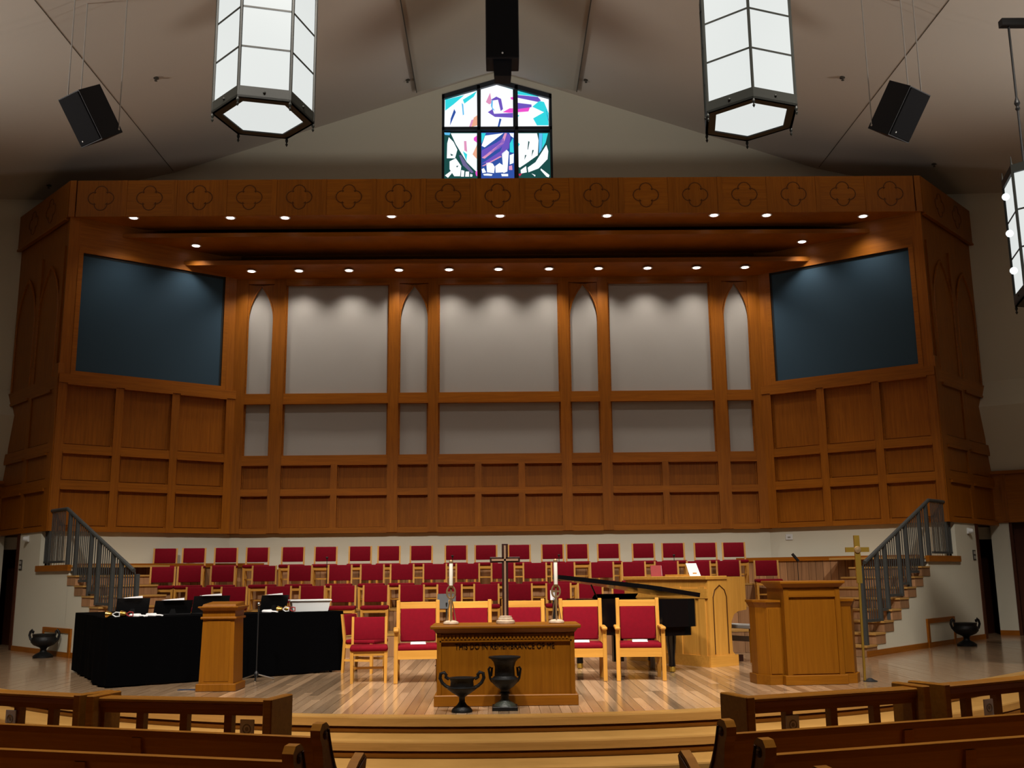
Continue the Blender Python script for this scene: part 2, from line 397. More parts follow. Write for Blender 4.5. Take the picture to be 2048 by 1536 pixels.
def arch_half(x0, x1, z0, zs, za, ztop, sgn):
    # half of a pointed-arch spandrel, x mirrored by sgn about the centre
    c = (x0+x1)/2; hw = (x1-x0)/2; pts = []
    H = za-zs; R = (hw*hw+H*H)/(2*hw)
    for i in range(11):
        z = zs+H*i/10; xx = -R+hw+math.sqrt(max(0, R*R-(z-zs)**2))
        pts.append((c+sgn*max(0, xx), z))
    return pts
for x0, x1, k in bays:
    for z0, z1 in rails: bpart('rail', x0, x1, z0, z1, 0, .08, 'alcove_wood_h', bk)
    for ri, (z0, z1) in enumerate(ROWS):
        if ri >= 2:
            if ri == 3 and k == 'n':
                zs = 6.9; L = arch_half(x0, x1, z0, zs, z1-.04, z1, -1); Rr = arch_half(x0, x1, z0, zs, z1-.04, z1, 1)
                ob('grille_panel', MB().py([(x0, z0), (x1, z0)]+Rr+L[::-1][1:], YB-.012, YB-.006), 'grille_cloth', bk)
                for P, e in ((L, x0), (Rr, x1)): ob('arch_spandrel', MB().py(P+[(e, z1)] if abs(P[0][0]-e) < 1e-6 else P, YB-.045, YB-.006), 'alcove_wood_v', bk)
                pth = [(x0+.012, YB-.05, z0)]+[(a+.012*(1 if a < (x0+x1)/2 else 0), YB-.05, b) for a, b in L]
                pth2 = [(x1-.012, YB-.05, z0)]+[(a, YB-.05, b) for a, b in Rr]
                ob('arch_moulding', MB().tube(pth+pth2[::-1][1:], .018, 6), 'alcove_moulding', bk)
            else:
                ob('grille_panel', B(x0, x1, YB-.012, YB-.006, z0, z1), 'grille_cloth', bk)
                for a in ((x0, x0+.03, z0, z1), (x1-.03, x1, z0, z1)): bpart('bead', *a, .006, .035, 'alcove_moulding', bk)
                bpart('bead', x0, x1, z1-.035, z1, .006, .11, 'alcove_moulding', bk)
        else:
            n = {'n': 1, 'w': 2, 'c': 3}[k]; w = (x1-x0-.14*(n-1))/n
            for q in range(n):
                a = x0+q*(w+.14)
                bpart('panel', a+.03, a+w-.03, z0+.02, z1-.03, .0, .010, 'alcove_wood_v', bk)
                bpart('bead', a, a+w, z1-.03, z1, .0, .115, 'alcove_moulding', bk)
                for e in (a, a+w-.03): bpart('bead', e, e+.03, z0, z1-.035, .0, .03, 'alcove_moulding', bk)
                if q < n-1: bpart('muntin', a+w, a+w+.14, z0, z1, 0, .08, 'alcove_wood_v', bk)

# ---- canted walls, outer walls, screens, canopy
for s in (-1, 1):
    m = cantbox(-.1, CLEN-.10, -.12, -.05, 0, 2.5)
    cw = struct('wall_canted_'+SN[s], sided(m, s), 'cream_paint', 'canted alcove wall with oak panelling around a screen')
    def cp(name, s0, s1, z0, z1, n0, n1, mat): return ob(name, sided(cantbox(s0, s1, n0, n1, z0, z1), s), mat, cw)
    sx = lambda X: (X-BC[0])/CU.x
    cp('backing', -.02, CLEN, 2.27, 9.2, -.05, .0, 'alcove_wood_v')
    S0, S1 = sx(6.03), sx(8.43)
    cols = [(sx(5.93), sx(6.74)), (sx(6.87), sx(7.66)), (sx(7.79), sx(8.54))]
    ed = [0]+[v for c in cols for v in c]+[CLEN]
    for i in range(0, len(ed), 2): cp('stile', ed[i], ed[i+1], 2.27, 5.2, 0, .085, 'alcove_wood_v')
    cp('stile', 0, S0-.09, 5.2, 7.95, 0, .05, 'alcove_wood_v'); cp('stile', S1+.09, CLEN, 5.2, 8.6, 0, .05, 'alcove_wood_v')
    cp('rail', 0, CLEN, 5.16, 5.34, 0, .10, 'alcove_wood_h'); cp('rail', 0, S1+.1, 7.98, 8.6, 0, .04, 'alcove_wood_h')
    for a, b in cols:
        for z0, z1 in ((2.27, 2.37), (3.10, 3.25), (3.80, 3.95)): cp('rail', a, b, z0, z1, 0, .08, 'alcove_wood_h')
        for z0, z1 in ((2.37, 3.10), (3.25, 3.80), (3.95, 5.16)):
            cp('panel', a+.03, b-.03, z0+.02, z1-.03, 0, .018, 'alcove_wood_v'); cp('bead', a, b, z1-.03, z1, 0, .115, 'alcove_moulding')
            for e in (a, b-.03): cp('bead', e, e+.03, z0, z1-.035, 0, .03, 'alcove_moulding')
    for a, b, z0, z1 in ((S0-.09, S1+.09, 7.86, 7.98), (S0-.09, S1+.09, 5.34, 5.42), (S0-.09, S0, 5.42, 7.86), (S1, S1+.09, 5.42, 7.86)):
        cp('screen_frame', a, b, z0, z1, 0, .06, 'alcove_wood_h')
    c = cant((S0+S1)/2, 0, 5.42); c = (s*c[0], c[1], c[2])
    scr = thing('projection_screen', 'dark blue-grey screen framed in the oak wall above the '+('pulpit' if s > 0 else 'black-draped tables'), 'screen', c)
    ob('screen_surface', sided(cantbox(S0+.03, S1, .012, .02, 5.42, 7.82), s).shift((-c[0], -c[1], -c[2])), 'screen_cloth', scr)
    mm = cantbox(S0, S0+.04, .01, .03, 5.42, 7.86); q = cantbox(S0, S1, .01, .03, 7.81, 7.86); mm.add(q.v, q.f)
    ob('screen_border', sided(mm, s).shift((-c[0], -c[1], -c[2])), 'screen_border', scr)
    # outer diagonal wall in oak
    SO = (OC[0]-DS[0])/DU.x; SE = (10.62-DS[0])/DU.x
    dw = struct('wall_outer_'+SN[s], sided(diagbox(SO-.02, SE, .02, .12, 2.27, 8.6), s), 'alcove_wood_v', 'outer oak panelled flank of the alcove')
    def dp(name, s0, s1, z0, z1, n0, n1, mat): return ob(name, sided(diagbox(s0, s1, -n1+.02, -n0+.02, z0, z1), s), mat, dw)
    mid = SO+.24; L2 = (SE-mid)/2
    dp('corner_post', SO-.06, SO+.10, 2.27, 5.55, -.1, .05, 'alcove_wood_v')
    for z0, z1 in ((2.27, 2.37), (3.10, 3.28), (3.80, 3.98), (5.05, 5.3)): dp('rail', SO+.10, SE, z0, z1, 0, .05, 'alcove_wood_h')
    for q in range(2):
        a = mid+q*L2; b = a+L2-.2
        dp('stile', a-.14 if q == 0 else a-.2, a, 2.27, 8.0, 0, .04, 'alcove_wood_v')
        for z0, z1 in ((2.37, 3.10), (3.28, 3.80), (3.98, 5.05)):
            dp('panel', a+.03, b-.03, z0+.02, z1-.03, 0, .018, 'alcove_wood_v'); dp('bead', a, b, z1-.05, z1, 0, .07, 'alcove_moulding')
        L = arch_half(a, b, 5.3, 6.6, 7.7, 7.7, -1); Rr = arch_half(a, b, 5.3, 6.6, 7.7, 7.7, 1)
        ob('arched_panel', sided(MB().prism([(a, 5.3), (b, 5.3)]+Rr+L[::-1][1:], lambda u, z: diag(u, .015, z), lambda u, z: diag(u, -.005, z)), s), 'alcove_wood_v', dw)
        pth = [diag(a, -.01, 5.3)]+[diag(u, -.01, z) for u, z in L]; pt2 = [diag(b, -.01, 5.3)]+[diag(u, -.01, z) for u, z in Rr]
        ob('arch_moulding', sided(MB().tube(pth+pt2[::-1][1:], .03, 6), s), 'alcove_moulding', dw)

canopy = thing('canopy', 'long oak canopy with a frieze of quatrefoils and stepped soffits over the choir', 'canopy', (0, 19.48, 8.55), kind='structure')
CO = Vector((0, 19.48, 8.55))
def cpart(name, mb, mat): return ob(name, mb.shift(-CO), mat, canopy)
FZ0, FZ1, FY = 8.56, 9.33, 19.42
def quatrefoil(cx, cz, R, fn):
    r = R*.52; pts = []
    for k in range(4):
        a0 = k*PI/2; c = (cx+math.cos(a0)*R*.52, cz+math.sin(a0)*R*.52)
        for i in range(9):
            a = a0-PI*.5*1.15+PI*1.15*i/8; pts.append(fn(c[0]+r*math.cos(a), c[1]+r*math.sin(a)))
    return pts
PW = 1.01
for k in range(-8, 9):
    cx = k*PW; a, b = max(-8.62, cx-PW/2+.05), min(8.62, cx+PW/2-.05)
    cpart('fascia_panel', B(a, b, FY, FY+.06, FZ0, FZ1), 'alcove_wood_h' if k % 2 else 'alcove_wood_v')
    cpart('quatrefoil', MB().tube(quatrefoil(cx if abs(k) < 8 else (k/8)*8.05, 8.95, .25, lambda u, z: (u, FY+.004, z)), .013, 6, closed=True), 'fascia_inlay')
    if k < 8: cpart('fascia_stile', B(cx+PW/2-.05, cx+PW/2+.05, FY-.008, FY+.06, FZ0, FZ1), 'alcove_wood_v')
for s in (-1, 1):
    SO = (OC[0]-DS[0])/DU.x; SE = (10.66-DS[0])/DU.x
    cpart('flank_fascia', sided(diagbox(SO-.02, SE, -.06, .12, FZ0, FZ1), s), 'alcove_wood_v')
    cpart('flank_bead', sided(diagbox(SO+.05, SE, -.08, -.0, FZ0-.04, FZ0), s), 'alcove_moulding')
    cpart('fascia_stile', B(s*8.62-.06, s*8.62+.06, FY-.01, FY+.06, FZ0, FZ1), 'alcove_wood_v')
    for q in (.95, 1.95): cpart('quatrefoil', sided(MB().tube(quatrefoil(SO+q, 8.95, .25, lambda u, z: diag(u, -.056, z)), .014, 6, closed=True), s), 'fascia_inlay')
def xin(Y): return BC[0]+(BC[1]-Y)/(BC[1]-OC[1])*(OC[0]-BC[0])
def soffit(name, y0, y1, z0a, z0b, th, mat='alcove_wood_h', inset=0.0):
    a, b = xin(y0)-inset, xin(y1)-inset
    m = MB().hexa([(-a, y0, z0a), (a, y0, z0a), (b, y1, z0b), (-b, y1, z0b), (-a, y0, z0a+th), (a, y0, z0a+th), (b, y1, z0b+th), (-b, y1, z0b+th)])
    return cpart(name, m, mat)
soffit('front_soffit', 19.46, 20.32, 8.585, 8.585, .10)
soffit('middle_soffit', 20.06, 21.34, 8.33, 8.33, .09, inset=.02)
soffit('rear_soffit', 20.82, 21.62, 7.965, 7.84, .10, inset=.02)
cpart('cavity_back', B(-6.6, 6.6, 21.62, 21.66, 7.9, 9.2), 'alcove_wood_h')
cpart('canopy_roof', B(-8.6, 8.6, 19.48, 21.9, 9.20, 9.28), 'alcove_moulding')

# ---- downlights in the canopy
DLG = 'recessed downlights of the canopy'
ORD = ['first', 'second', 'third', 'fourth', 'fifth', 'sixth', 'seventh', 'eighth', 'ninth', 'tenth', 'eleventh', 'twelfth', 'thirteenth']
def nth(i, n):
    if n % 2 and i == n//2: return 'middle one'
    return ORD[i]+' from the draped-table end' if i < n/2 else ORD[n-1-i]+' from the pulpit end'
def downlight(px, py, z, label, e, group):
    p = onZ(px, py, z)
    t = thing('downlight', label, 'downlight', (p.x, p.y, z), group=group)
    ob('trim_ring', MB().lathe([(.07, 0), (.11, -.002), (.112, -.006), (.095, -.010), (.075, -.006)], 20), 'white_plastic', t)
    ob('lens', MB().lathe([(.001, -.004), (.075, -.006), (.075, -.014), (.001, -.02)], 16), 'lens_glow', t)
    lamp('downlight_lamp', 'SPOT', (p.x, p.y, z-.05), e, WARM, (p.x, p.y+.15, 0), .09, 112, 1.0)
r_ = ((267, 435), (461, 435), (570, 435), (783, 432), (1000, 431), (1214, 431), (1428, 430), (1533, 430), (1726, 432))
for i, (px, py) in enumerate(r_): downlight(px, py, 8.58, 'round downlight in the front canopy soffit, '+nth(i, 9), 60, 'downlights of the front soffit')
for i, (px, py) in enumerate(((392, 491), (1604, 483))): downlight(px, py, 8.325, 'round downlight in the middle canopy soffit at the '+('draped-table', 'pulpit')[i]+' end', 60, 'downlights of the middle soffit')
for i, px in enumerate((503, 598, 698, 798, 898, 997, 1098, 1197, 1295, 1393, 1490)):
    downlight(px, 542-(px-503)*.008, 7.91, 'round downlight in the rear canopy soffit, '+nth(i, 11), 92, 'downlights of the rear soffit')

# ---- stained glass window
Wy = 21.86
win = struct('window_1', MB().py([(-WX, WB_-.05), (WX, WB_-.05), (WX, WS+.02), (0, WA+.02), (-WX, WS+.02)], Wy+.03, Wy+.05), 'window_lead', 'gabled stained glass window in six lights, blue, purple and white')
def zw(zx, zy): q = onY(860+zx/6.4, 130+zy/6.4, Wy); return (q.x, q.z)
def glass(pts, col, d=.02): ob('glass_piece', MB().py([zw(*p) for p in pts], Wy+.03-d, Wy+.031), 'glass_'+col, win)
for pts, c in (([(190, 430), (600, 320), (605, 800), (185, 800)], 'white'), ([(650, 300), (770, 240), (880, 215), (1060, 290), (1065, 800), (650, 800)], 'white'),
               ([(1105, 320), (1520, 420), (1520, 800), (1105, 800)], 'white'), ([(170, 860), (605, 860), (610, 1480), (170, 1480)], 'green'),
               ([(655, 860), (1075, 860), (1080, 1480), (655, 1480)], 'blue'), ([(1115, 860), (1540, 860), (1570, 1480), (1115, 1480)], 'green')):
    o = ob('pane', MB().py([zw(*p) for p in pts], Wy+.018, Wy+.031), 'glass_'+c, win)
for c, pts in (
    ('cyan', [(195, 440), (440, 380), (300, 500), (195, 580)]), ('cyan', [(420, 440), (600, 330), (560, 400), (440, 490)]), ('blue', [(310, 560), (330, 600), (255, 770), (265, 680)]), ('lightblue', [(405, 480), (425, 500), (435, 630), (420, 640)]),
    ('pink', [(500, 790), (530, 700), (560, 690), (525, 795)]), ('orange', [(530, 790), (560, 670), (605, 640), (605, 770)]),
    ('pink', [(715, 470), (770, 350), (790, 480), (760, 500)]), ('purple', [(780, 440), (850, 400), (910, 430), (935, 560), (905, 585), (870, 440), (800, 450)]), ('lightblue', [(785, 450), (805, 450), (800, 540), (830, 580), (800, 570), (780, 520)]),
    ('purple', [(740, 600), (800, 560), (820, 620), (1062, 610), (1062, 670), (830, 660)]), ('magenta', [(930, 600), (1020, 550), (1062, 550), (1062, 608), (1010, 608)]), ('blue', [(890, 680), (915, 690), (885, 800), (865, 790)]), ('cyan', [(900, 245), (1058, 285), (1058, 310), (900, 262)]), ('magenta', [(1030, 410), (1062, 405), (1062, 440), (1035, 435)]),
    ('cyan', [(1110, 325), (1380, 385), (1390, 402), (1110, 372)]), ('purple', [(1110, 378), (1380, 404), (1420, 450), (1390, 470), (1110, 412)]), ('purple', [(1120, 480), (1300, 502), (1300, 535), (1120, 560)]), ('magenta', [(1110, 562), (1280, 538), (1260, 590), (1110, 602)]),
    ('cyan', [(1400, 455), (1460, 470), (1518, 610), (1518, 768), (1370, 768), (1320, 680), (1460, 600), (1310, 530)]), ('blue', [(1480, 560), (1490, 560), (1518, 690), (1518, 730)]), ('cyan', [(1110, 630), (1145, 640), (1110, 680)]),
    ('white', [(265, 870), (600, 870), (600, 1370), (470, 1240), (330, 1010)]), ('white', [(220, 1000), (240, 920), (300, 980), (350, 1080), (320, 1190), (215, 1190)]), ('white', [(250, 1230), (330, 1190), (400, 1290), (385, 1420), (310, 1420), (250, 1330)]), ('white', [(400, 1340), (440, 1350), (435, 1425), (395, 1425)]), ('white', [(455, 1360), (500, 1360), (500, 1425), (450, 1425)]), ('white', [(190, 1410), (270, 1350), (290, 1370), (230, 1440)]), ('white', [(515, 1390), (545, 1400), (540, 1425), (512, 1425)]),
    ('greyglass', [(370, 1150), (400, 1150), (470, 1260), (560, 1370), (530, 1380), (420, 1280)]), ('magenta', [(580, 1370), (605, 1340), (605, 1420), (590, 1415)]),
    ('lightblue', [(180, 860), (260, 862), (250, 895), (190, 890)]),
    ('purple', [(660, 1090), (850, 990), (940, 930), (960, 1000), (900, 1060), (660, 1180)]), ('pink', [(662, 1185), (900, 1000), (955, 868), (985, 868), (945, 1000), (700, 1195)]), ('purple', [(660, 1260), (900, 1100), (990, 870), (1030, 900), (1010, 1060), (920, 1150), (760, 1240)]), ('pink', [(662, 1290), (900, 1160), (920, 1170), (690, 1290)]),
    ('white', [(705, 900), (940, 868), (820, 960), (700, 1050), (660, 1030)]), ('cyan', [(657, 868), (715, 868), (660, 1000)]),
    ('white', [(920, 1130), (980, 1080), (1010, 1110), (990, 1360), (940, 1380)]), ('white', [(720, 1250), (760, 1245), (800, 1255), (830, 1300), (820, 1380), (730, 1370)]), ('white', [(835, 1290), (890, 1250), (935, 1280), (940, 1370), (840, 1375)]), ('cyan', [(1022, 1000), (1062, 930), (1073, 1120), (1022, 1110)]), ('white', [(1015, 868), (1073, 868), (1070, 930), (1035, 905)]), ('white', [(1020, 1150), (1073, 1130), (1070, 1250), (1020, 1270)]), ('pink', [(1010, 1290), (1050, 1280), (1055, 1340), (1010, 1340)]), ('white', [(660, 1330), (690, 1315), (720, 1370), (670, 1380)]), ('white', [(910, 1390), (1000, 1390), (1000, 1420), (920, 1420)]), ('white', [(680, 1392), (740, 1385), (800, 1395), (790, 1415), (690, 1410)]),
    ('white', [(1118, 870), (1370, 870), (1390, 960), (1380, 1150), (1240, 1250), (1150, 1310), (1118, 1290)]), ('lightblue', [(1395, 870), (1440, 870), (1430, 1080), (1395, 1130)]), ('cyan', [(1442, 870), (1510, 870), (1480, 990), (1434, 1070)]),
    ('white', [(1490, 1020), (1515, 1100), (1505, 1200), (1390, 1320), (1260, 1370), (1250, 1310), (1350, 1240)]), ('white', [(1160, 1340), (1230, 1290), (1240, 1370), (1165, 1385)]), ('red', [(1125, 1390), (1180, 1385), (1150, 1420)]), ('white', [(1420, 1320), (1530, 1405), (1520, 1435), (1490, 1425), (1415, 1340)]), ('white', [(1300, 1385), (1350, 1405), (1345, 1425)])):
    glass(pts, c, .014)
for c, pts in (('pink', [(435, 970), (465, 970), (475, 1110), (440, 1090)]), ('cyan', [(420, 1100), (475, 1140), (465, 1230)]), ('orange', [(545, 1140), (600, 1020), (600, 1200)]), ('magenta', [(560, 930), (600, 900), (600, 990), (560, 960)]),
               ('cyan', [(1118, 980), (1150, 1010), (1120, 1060)]), ('green', [(1258, 970), (1275, 980), (1255, 1080), (1248, 1075)]), ('green', [(1215, 1150), (1235, 1150), (1210, 1210)]), ('green', [(1310, 1085), (1330, 1085), (1300, 1170)]), ('green', [(260, 1130), (300, 1150), (270, 1160)]), ('green', [(335, 1290), (365, 1285), (345, 1310)])):
    glass(pts, c, .017)
for m in (B(-WX, -WX+.055, Wy-.06, Wy+.05, WB_, WS), B(WX-.055, WX, Wy-.06, Wy+.05, WB_, WS), B(-.46, -.39, Wy-.06, Wy+.05, WB_, 12.62), B(.42, .49, Wy-.06, Wy+.05, WB_, 12.62), B(-WX, WX, Wy-.06, Wy+.05, 11.5, 11.58),
          MB().py([(-WX, WS-.12), (0, WA-.12), (0, WA), (-WX, WS)], Wy-.06, Wy+.05), MB().py([(WX, WS-.12), (0, WA-.12), (0, WA), (WX, WS)], Wy-.06, Wy+.05)):
    ob('window_frame', m, 'window_lead', win)

# ---- stairs with cheek walls and railings
for s in (-1, 1):
    T, RZ, N = .362, .1785, 9
    LS = T*8+.03; LE = 4.43; CE = 5.57
    m = MB()
    for k in range(8): q = diagbox(.05+T*k, .05+T*(k+1), 0, .10, 0, RZ*(k+1)-.03); m.add(q.v, q.f)
    for q in (diagbox(LS, LE, 0, .10, 0, 1.57), diagbox(LE, CE, 0, .10, 0, 2.30)): m.add(q.v, q.f)
    cheek = struct('wall_stair_'+SN[s], sided(m, s), 'cream_paint', 'cream plaster cheek wall of the choir stair')
    ob('baseboard', sided(diagbox(.03, CE, -.018, 0, 0, .095), s), 'alcove_wood_h', cheek)
    # little framed hatch in the cheek wall
    h = struct('door_%d' % (5 if s > 0 else 6), sided(diagbox(2.66, 3.84, -.02, .0, .09, .42), s), 'cream_paint', 'low framed hatch in the stair wall')
    for a in ((2.58, 2.66, .0, .50), (3.84, 3.92, .0, .50), (2.66, 3.84, .42, .50)): ob('hatch_frame', sided(diagbox(a[0], a[1], -.035, 0, a[2], a[3]), s), 'alcove_wood_h', h)
    stair = thing('staircase', 'oak choir stair with steel railing beside the '+('pulpit' if s > 0 else 'black-draped tables'), 'stair', (s*DS[0], DS[1], 0), kind='structure')
    so = Vector((s*DS[0], DS[1], 0))
    def sp(name, mb, mat, par=stair): return ob(name, sided(mb, s).shift(-so), mat, par)
    for i in range(8):
        z1 = RZ*(i+1); st = sp('step', diagbox(.03+T*i, .03+T*(i+1)+.02, -.012, 1.35, z1-RZ+.004, z1-.03), 'board_wood')
        sp('tread', diagbox(.0+T*i, .03+T*(i+1)+.01, -.025, 1.35, z1-.03, z1), 'tread_wood', st)
    sp('landing', diagbox(LS-.03, LE+.06, -.03, 1.9, 1.57, 1.61), 'tread_wood')
    sp('landing_edge', diagbox(LS-.05, LE+.08, -.045, .02, 1.51, 1.62), 'alcove_wood_h')
    # railing
    rail = thing('stair_railing', 'dark grey steel picket railing on the stair beside the '+('pulpit' if s > 0 else 'black-draped tables'), 'railing', (s*DS[0], DS[1], 0))
    def rp(name, mb, mat='rail_metal'): return ob(name, sided(mb, s).shift(-so), mat, rail)
    NR = .05
    s0, zb = diag_sz(1735, 1125); s1, zt = diag_sz(1862, 1000); s2 = s1+.78
    def rz_(u): return zb+(zt-zb)*(u-s0)/(s1-s0) if u < s1 else zt
    def bar(u, z0, z1, w): return diagbox(u-w/2, u+w/2, NR-w/2, NR+w/2, z0, z1)
    hr = MB(); P = [diag(s0, NR, rz_(s0)), diag(s1, NR, zt), diag(s2, NR, zt)]
    rp('handrail', MB().tube(P, .035, 8))
    pos = [diag_sz(a, b)[0] for a, b in ((1733, 1200), (1764, 1180), (1779, 1160), (1805, 1130), (1820, 1110), (1846, 1080), (1860, 1060))]
    bot = [diag_sz(a, b)[1] for a, b in ((1750, 1244), (1773, 1222), (1796, 1193), (1813, 1170), (1836, 1146), (1853, 1128))]
    pb = [.18, bot[0], bot[1]-.15, bot[2], bot[3]-.15, bot[4], 1.61]
    for u, z0 in zip(pos, pb): rp('post', bar(u, z0, rz_(u), .06))
    for i in range(6):
        a, b, z0 = pos[i], pos[i+1], bot[i]
        rp('bottom_rail', diagbox(a, b, NR-.02, NR+.02, z0, z0+.045))
        n = max(2, round((b-a)/.088))
        for q in range(1, n): rp('picket', bar(a+(b-a)*q/n, z0, rz_(a+(b-a)*q/n), .015))
    rp('post', bar(s2, 1.61, zt, .05))
    rp('bottom_rail', diagbox(s1, s2+.2, NR-.02, NR+.02, 1.66, 1.70))
    n = 10
    for q in range(1, n): rp('picket', bar(s1+(s2-s1)*q/n, 1.68, zt, .015))
    rp('lower_rail', diagbox(s2, s2+.2, NR-.02, NR+.02, 2.24, 2.29))
    for q in (.1, .2): rp('picket', bar(s2+q, 1.66, 2.26, .024))
    # boarded knee wall along the canted wall, from the choir tiers to the landing
    kw = thing('knee_wall', 'low boarded wall with an oak cap behind the choir seats beside the '+('pulpit' if s > 0 else 'black-draped tables'), 'wall', (s*6.4, 20.4, 1.14), kind='structure')
    ko = Vector((s*6.4, 20.4, 1.14))
    a = -.55
    while a < 3.0:
        ob('board', sided(cantbox(a+.004, a+.146, .45, .50, 1.14 if a < 2.2 else .4, 1.57), s).shift(-ko), 'board_wood', kw); a += .15
    ob('cap', sided(cantbox(-.58, 3.1, .40, .54, 1.57, 1.65), s).shift(-ko), 'alcove_wood_h', kw)

x = -5.6
while x < 5.55:
    ob('wainscot_board', B(x+.003, x+.197, 21.60, 21.66, 1.14, 1.48), 'board_wood', wall_back); x += .2
ob('wainscot_cap', B(-5.7, 5.7, 21.57, 21.66, 1.48, 1.52), 'alcove_wood_h', wall_back)

# ---- choir tiers
def stairline(Y, off=1.36): return (DN.x*0+(DS[0]+DN.x*off)+(Y-(DS[1]+DN.y*off))/DU.y*DU.x)
TIER = [(17.72, 18.82, .38), (18.82, 19.92, .76), (19.92, 21.64, 1.14)]
for k, (y0, y1, z) in enumerate(TIER):
    a = stairline(y0)-.01; b = min(stairline(y1), 7.2 if k == 2 else 99)-.01
    pol = [(-a, y0), (a, y0), (b, y1), (-b, y1)] if k < 2 else [(-a, y0), (a, y0), (7.45, 20.28), (5.9, 21.4), (5.8, 21.64), (-5.8, 21.64), (-5.9, 21.4), (-7.45, 20.28)]
    t = thing('choir_tier', ['lowest', 'middle', 'upper'][k]+' wooden riser tier under the choir chairs', 'riser', (0, y0, 0), kind='structure')
    ob('tier_floor', MB().pz(pol, z-.03, z).shift((0, -y0, 0)), 'tread_wood', t)
    ob('tier_body', MB().pz([(p[0], p[1]+(.03 if p[1] == y0 else 0)) for p in pol], .0 if k == 0 else z-.38, z-.03).shift((0, -y0, 0)), 'board_wood', t)
    x = -a
    while x < a-.1:
        ob('riser_board', B(x+.004, min(x+.296, a), .012, .03, z-.378, z-.03), 'board_wood', t); x += .3

# ------------------------------------------------------------------ furniture
def make_chair(fabric, label, group):
    t = thing('choir_chair', label, 'chair', group=group)
    ob('seat', MB().rbox(-.245, .245, -.24, .22, .40, .465, .028, 3), fabric, t, smooth=True)
    ob('backrest', MB().rbox(-.205, .205, .205, .25, .52, .815, .016, 2).tf(lambda v: Vector((v.x, v.y+(v.z-.45)*.16, v.z))), fabric, t, smooth=True)
    for s in (-1, 1):
        ob('leg', MB().hexa([(s*.21-.018, .25, 0), (s*.21+.018, .25, 0), (s*.21+.018, .285, 0), (s*.21-.018, .285, 0), (s*.22-.018, .215, .45), (s*.22+.018, .215, .45), (s*.22+.018, .255, .45), (s*.22-.018, .255, .45)]), 'oak_v', t)
        ob('back_post', MB().hexa([(s*.22-.016, .215, .44), (s*.22+.016, .215, .44), (s*.22+.016, .255, .44), (s*.22-.016, .255, .44), (s*.22-.016, .27, .82), (s*.22+.016, .27, .82), (s*.22+.016, .30, .82), (s*.22-.016, .30, .82)]), 'oak_v', t)
        ob('leg', MB().hexa([(s*.215-.017, -.205, 0), (s*.215+.017, -.205, 0), (s*.215+.017, -.17, 0), (s*.215-.017, -.17, 0), (s*.22-.022, -.215, .41), (s*.22+.022, -.215, .41), (s*.22+.022, -.17, .41), (s*.22-.022, -.17, .41)]), 'oak_v', t)
        ob('side_rail', B(s*.215-.012, s*.215+.012, -.18, .23, .345, .405), 'oak_h', t)
    ob('front_rail', B(-.21, .21, -.205, -.18, .345, .405), 'oak_h', t)
    ob('stretcher', B(-.21, .21, .01, .03, .16, .19), 'oak_h', t)
    for s in (-1, 1): ob('side_stretcher', B(s*.213-.01, s*.213+.01, -.18, .26, .16, .19), 'oak_h', t)
    return t
G3 = 'choir chairs of the top row'; G2 = 'choir chairs of the middle row'; G1 = 'choir chairs of the lowest row'
L3 = 'wine-red choir chair in the top row, its back against the cream wall'
L2 = 'wine-red choir chair in the middle row of the choir'
L1 = 'wine-red choir chair in the lowest row of the choir'
proto = make_chair('red_fabric', L3, G3); first = True
def place(px, py, Y, z, label, group, cz=None):
    global first
    p = onY(px, py, Y); th = -p.x*.03 if p.x > -5.3 else .22
    q = (p.x, Y-.27, z)
    if first: proto.location = q; proto.rotation_euler = (0, 0, th); first = False; return proto
    return dup(proto, q, th, label, group)
r_ = (338, 395, 459, 520, 590, 655, 723, 780, 844, 913, 972, 1038, 1104, 1153, 1215, 1284, 1343, 1407, 1463)
for i, px in enumerate(r_): place(px, 1092, 20.75, 1.14, 'wine-red choir chair in the top row, '+nth(i, len(r_)), G3)
proto['label'] = 'wine-red choir chair in the top row, '+nth(0, 19)
r_ = (333, 387, 451, 533, 604, 683, 747, 806, 871, 936, 1006, 1069, 1125, 1202, 1265, 1330, 1394, 1453)
for i, px in enumerate(r_): place(px, 1131, 19.62, .76, 'wine-red choir chair in the middle row, '+nth(i, len(r_)), G2)
place(1527, 1118, 19.75, .76, 'wine-red choir chair standing alone behind the pulpit at the end of its tier', 'chair behind the pulpit')
r_ = (406, 473, 561, 628, 689, 754, 825, 900, 973, 1039, 1116, 1179, 1247)
for i, px in enumerate(r_): place(px, 1171, 18.52, .38, 'wine-red choir chair in the lowest row, '+nth(i, len(r_)), G1)
# choir microphones in front of the top row
for i, (px, py) in enumerate(((654, 1120), (905, 1117), (1118, 1115), (1348, 1115))):
    p = onY(px, py, 20.1)
    t = thing('choir_microphone', 'slim black choir microphone before the top row of chairs, '+nth(i, 4), 'microphone', (p.x, 20.1, 1.14), group='choir microphones')
    ob('pole', MB().tube([(0, 0, .02), (0, 0, p.z-1.14)], .006, 6), 'black_metal', t)
    ob('microphone_head', MB().lathe([(.004, -.03), (.012, .02), (.03, .05), (.02, .06)], 10, 0, 0, p.z-1.14), 'black_metal', t)
    ob('base', MB().lathe([(.08, 0), (.08, .012), (.01, .02)], 14), 'black_metal', t)

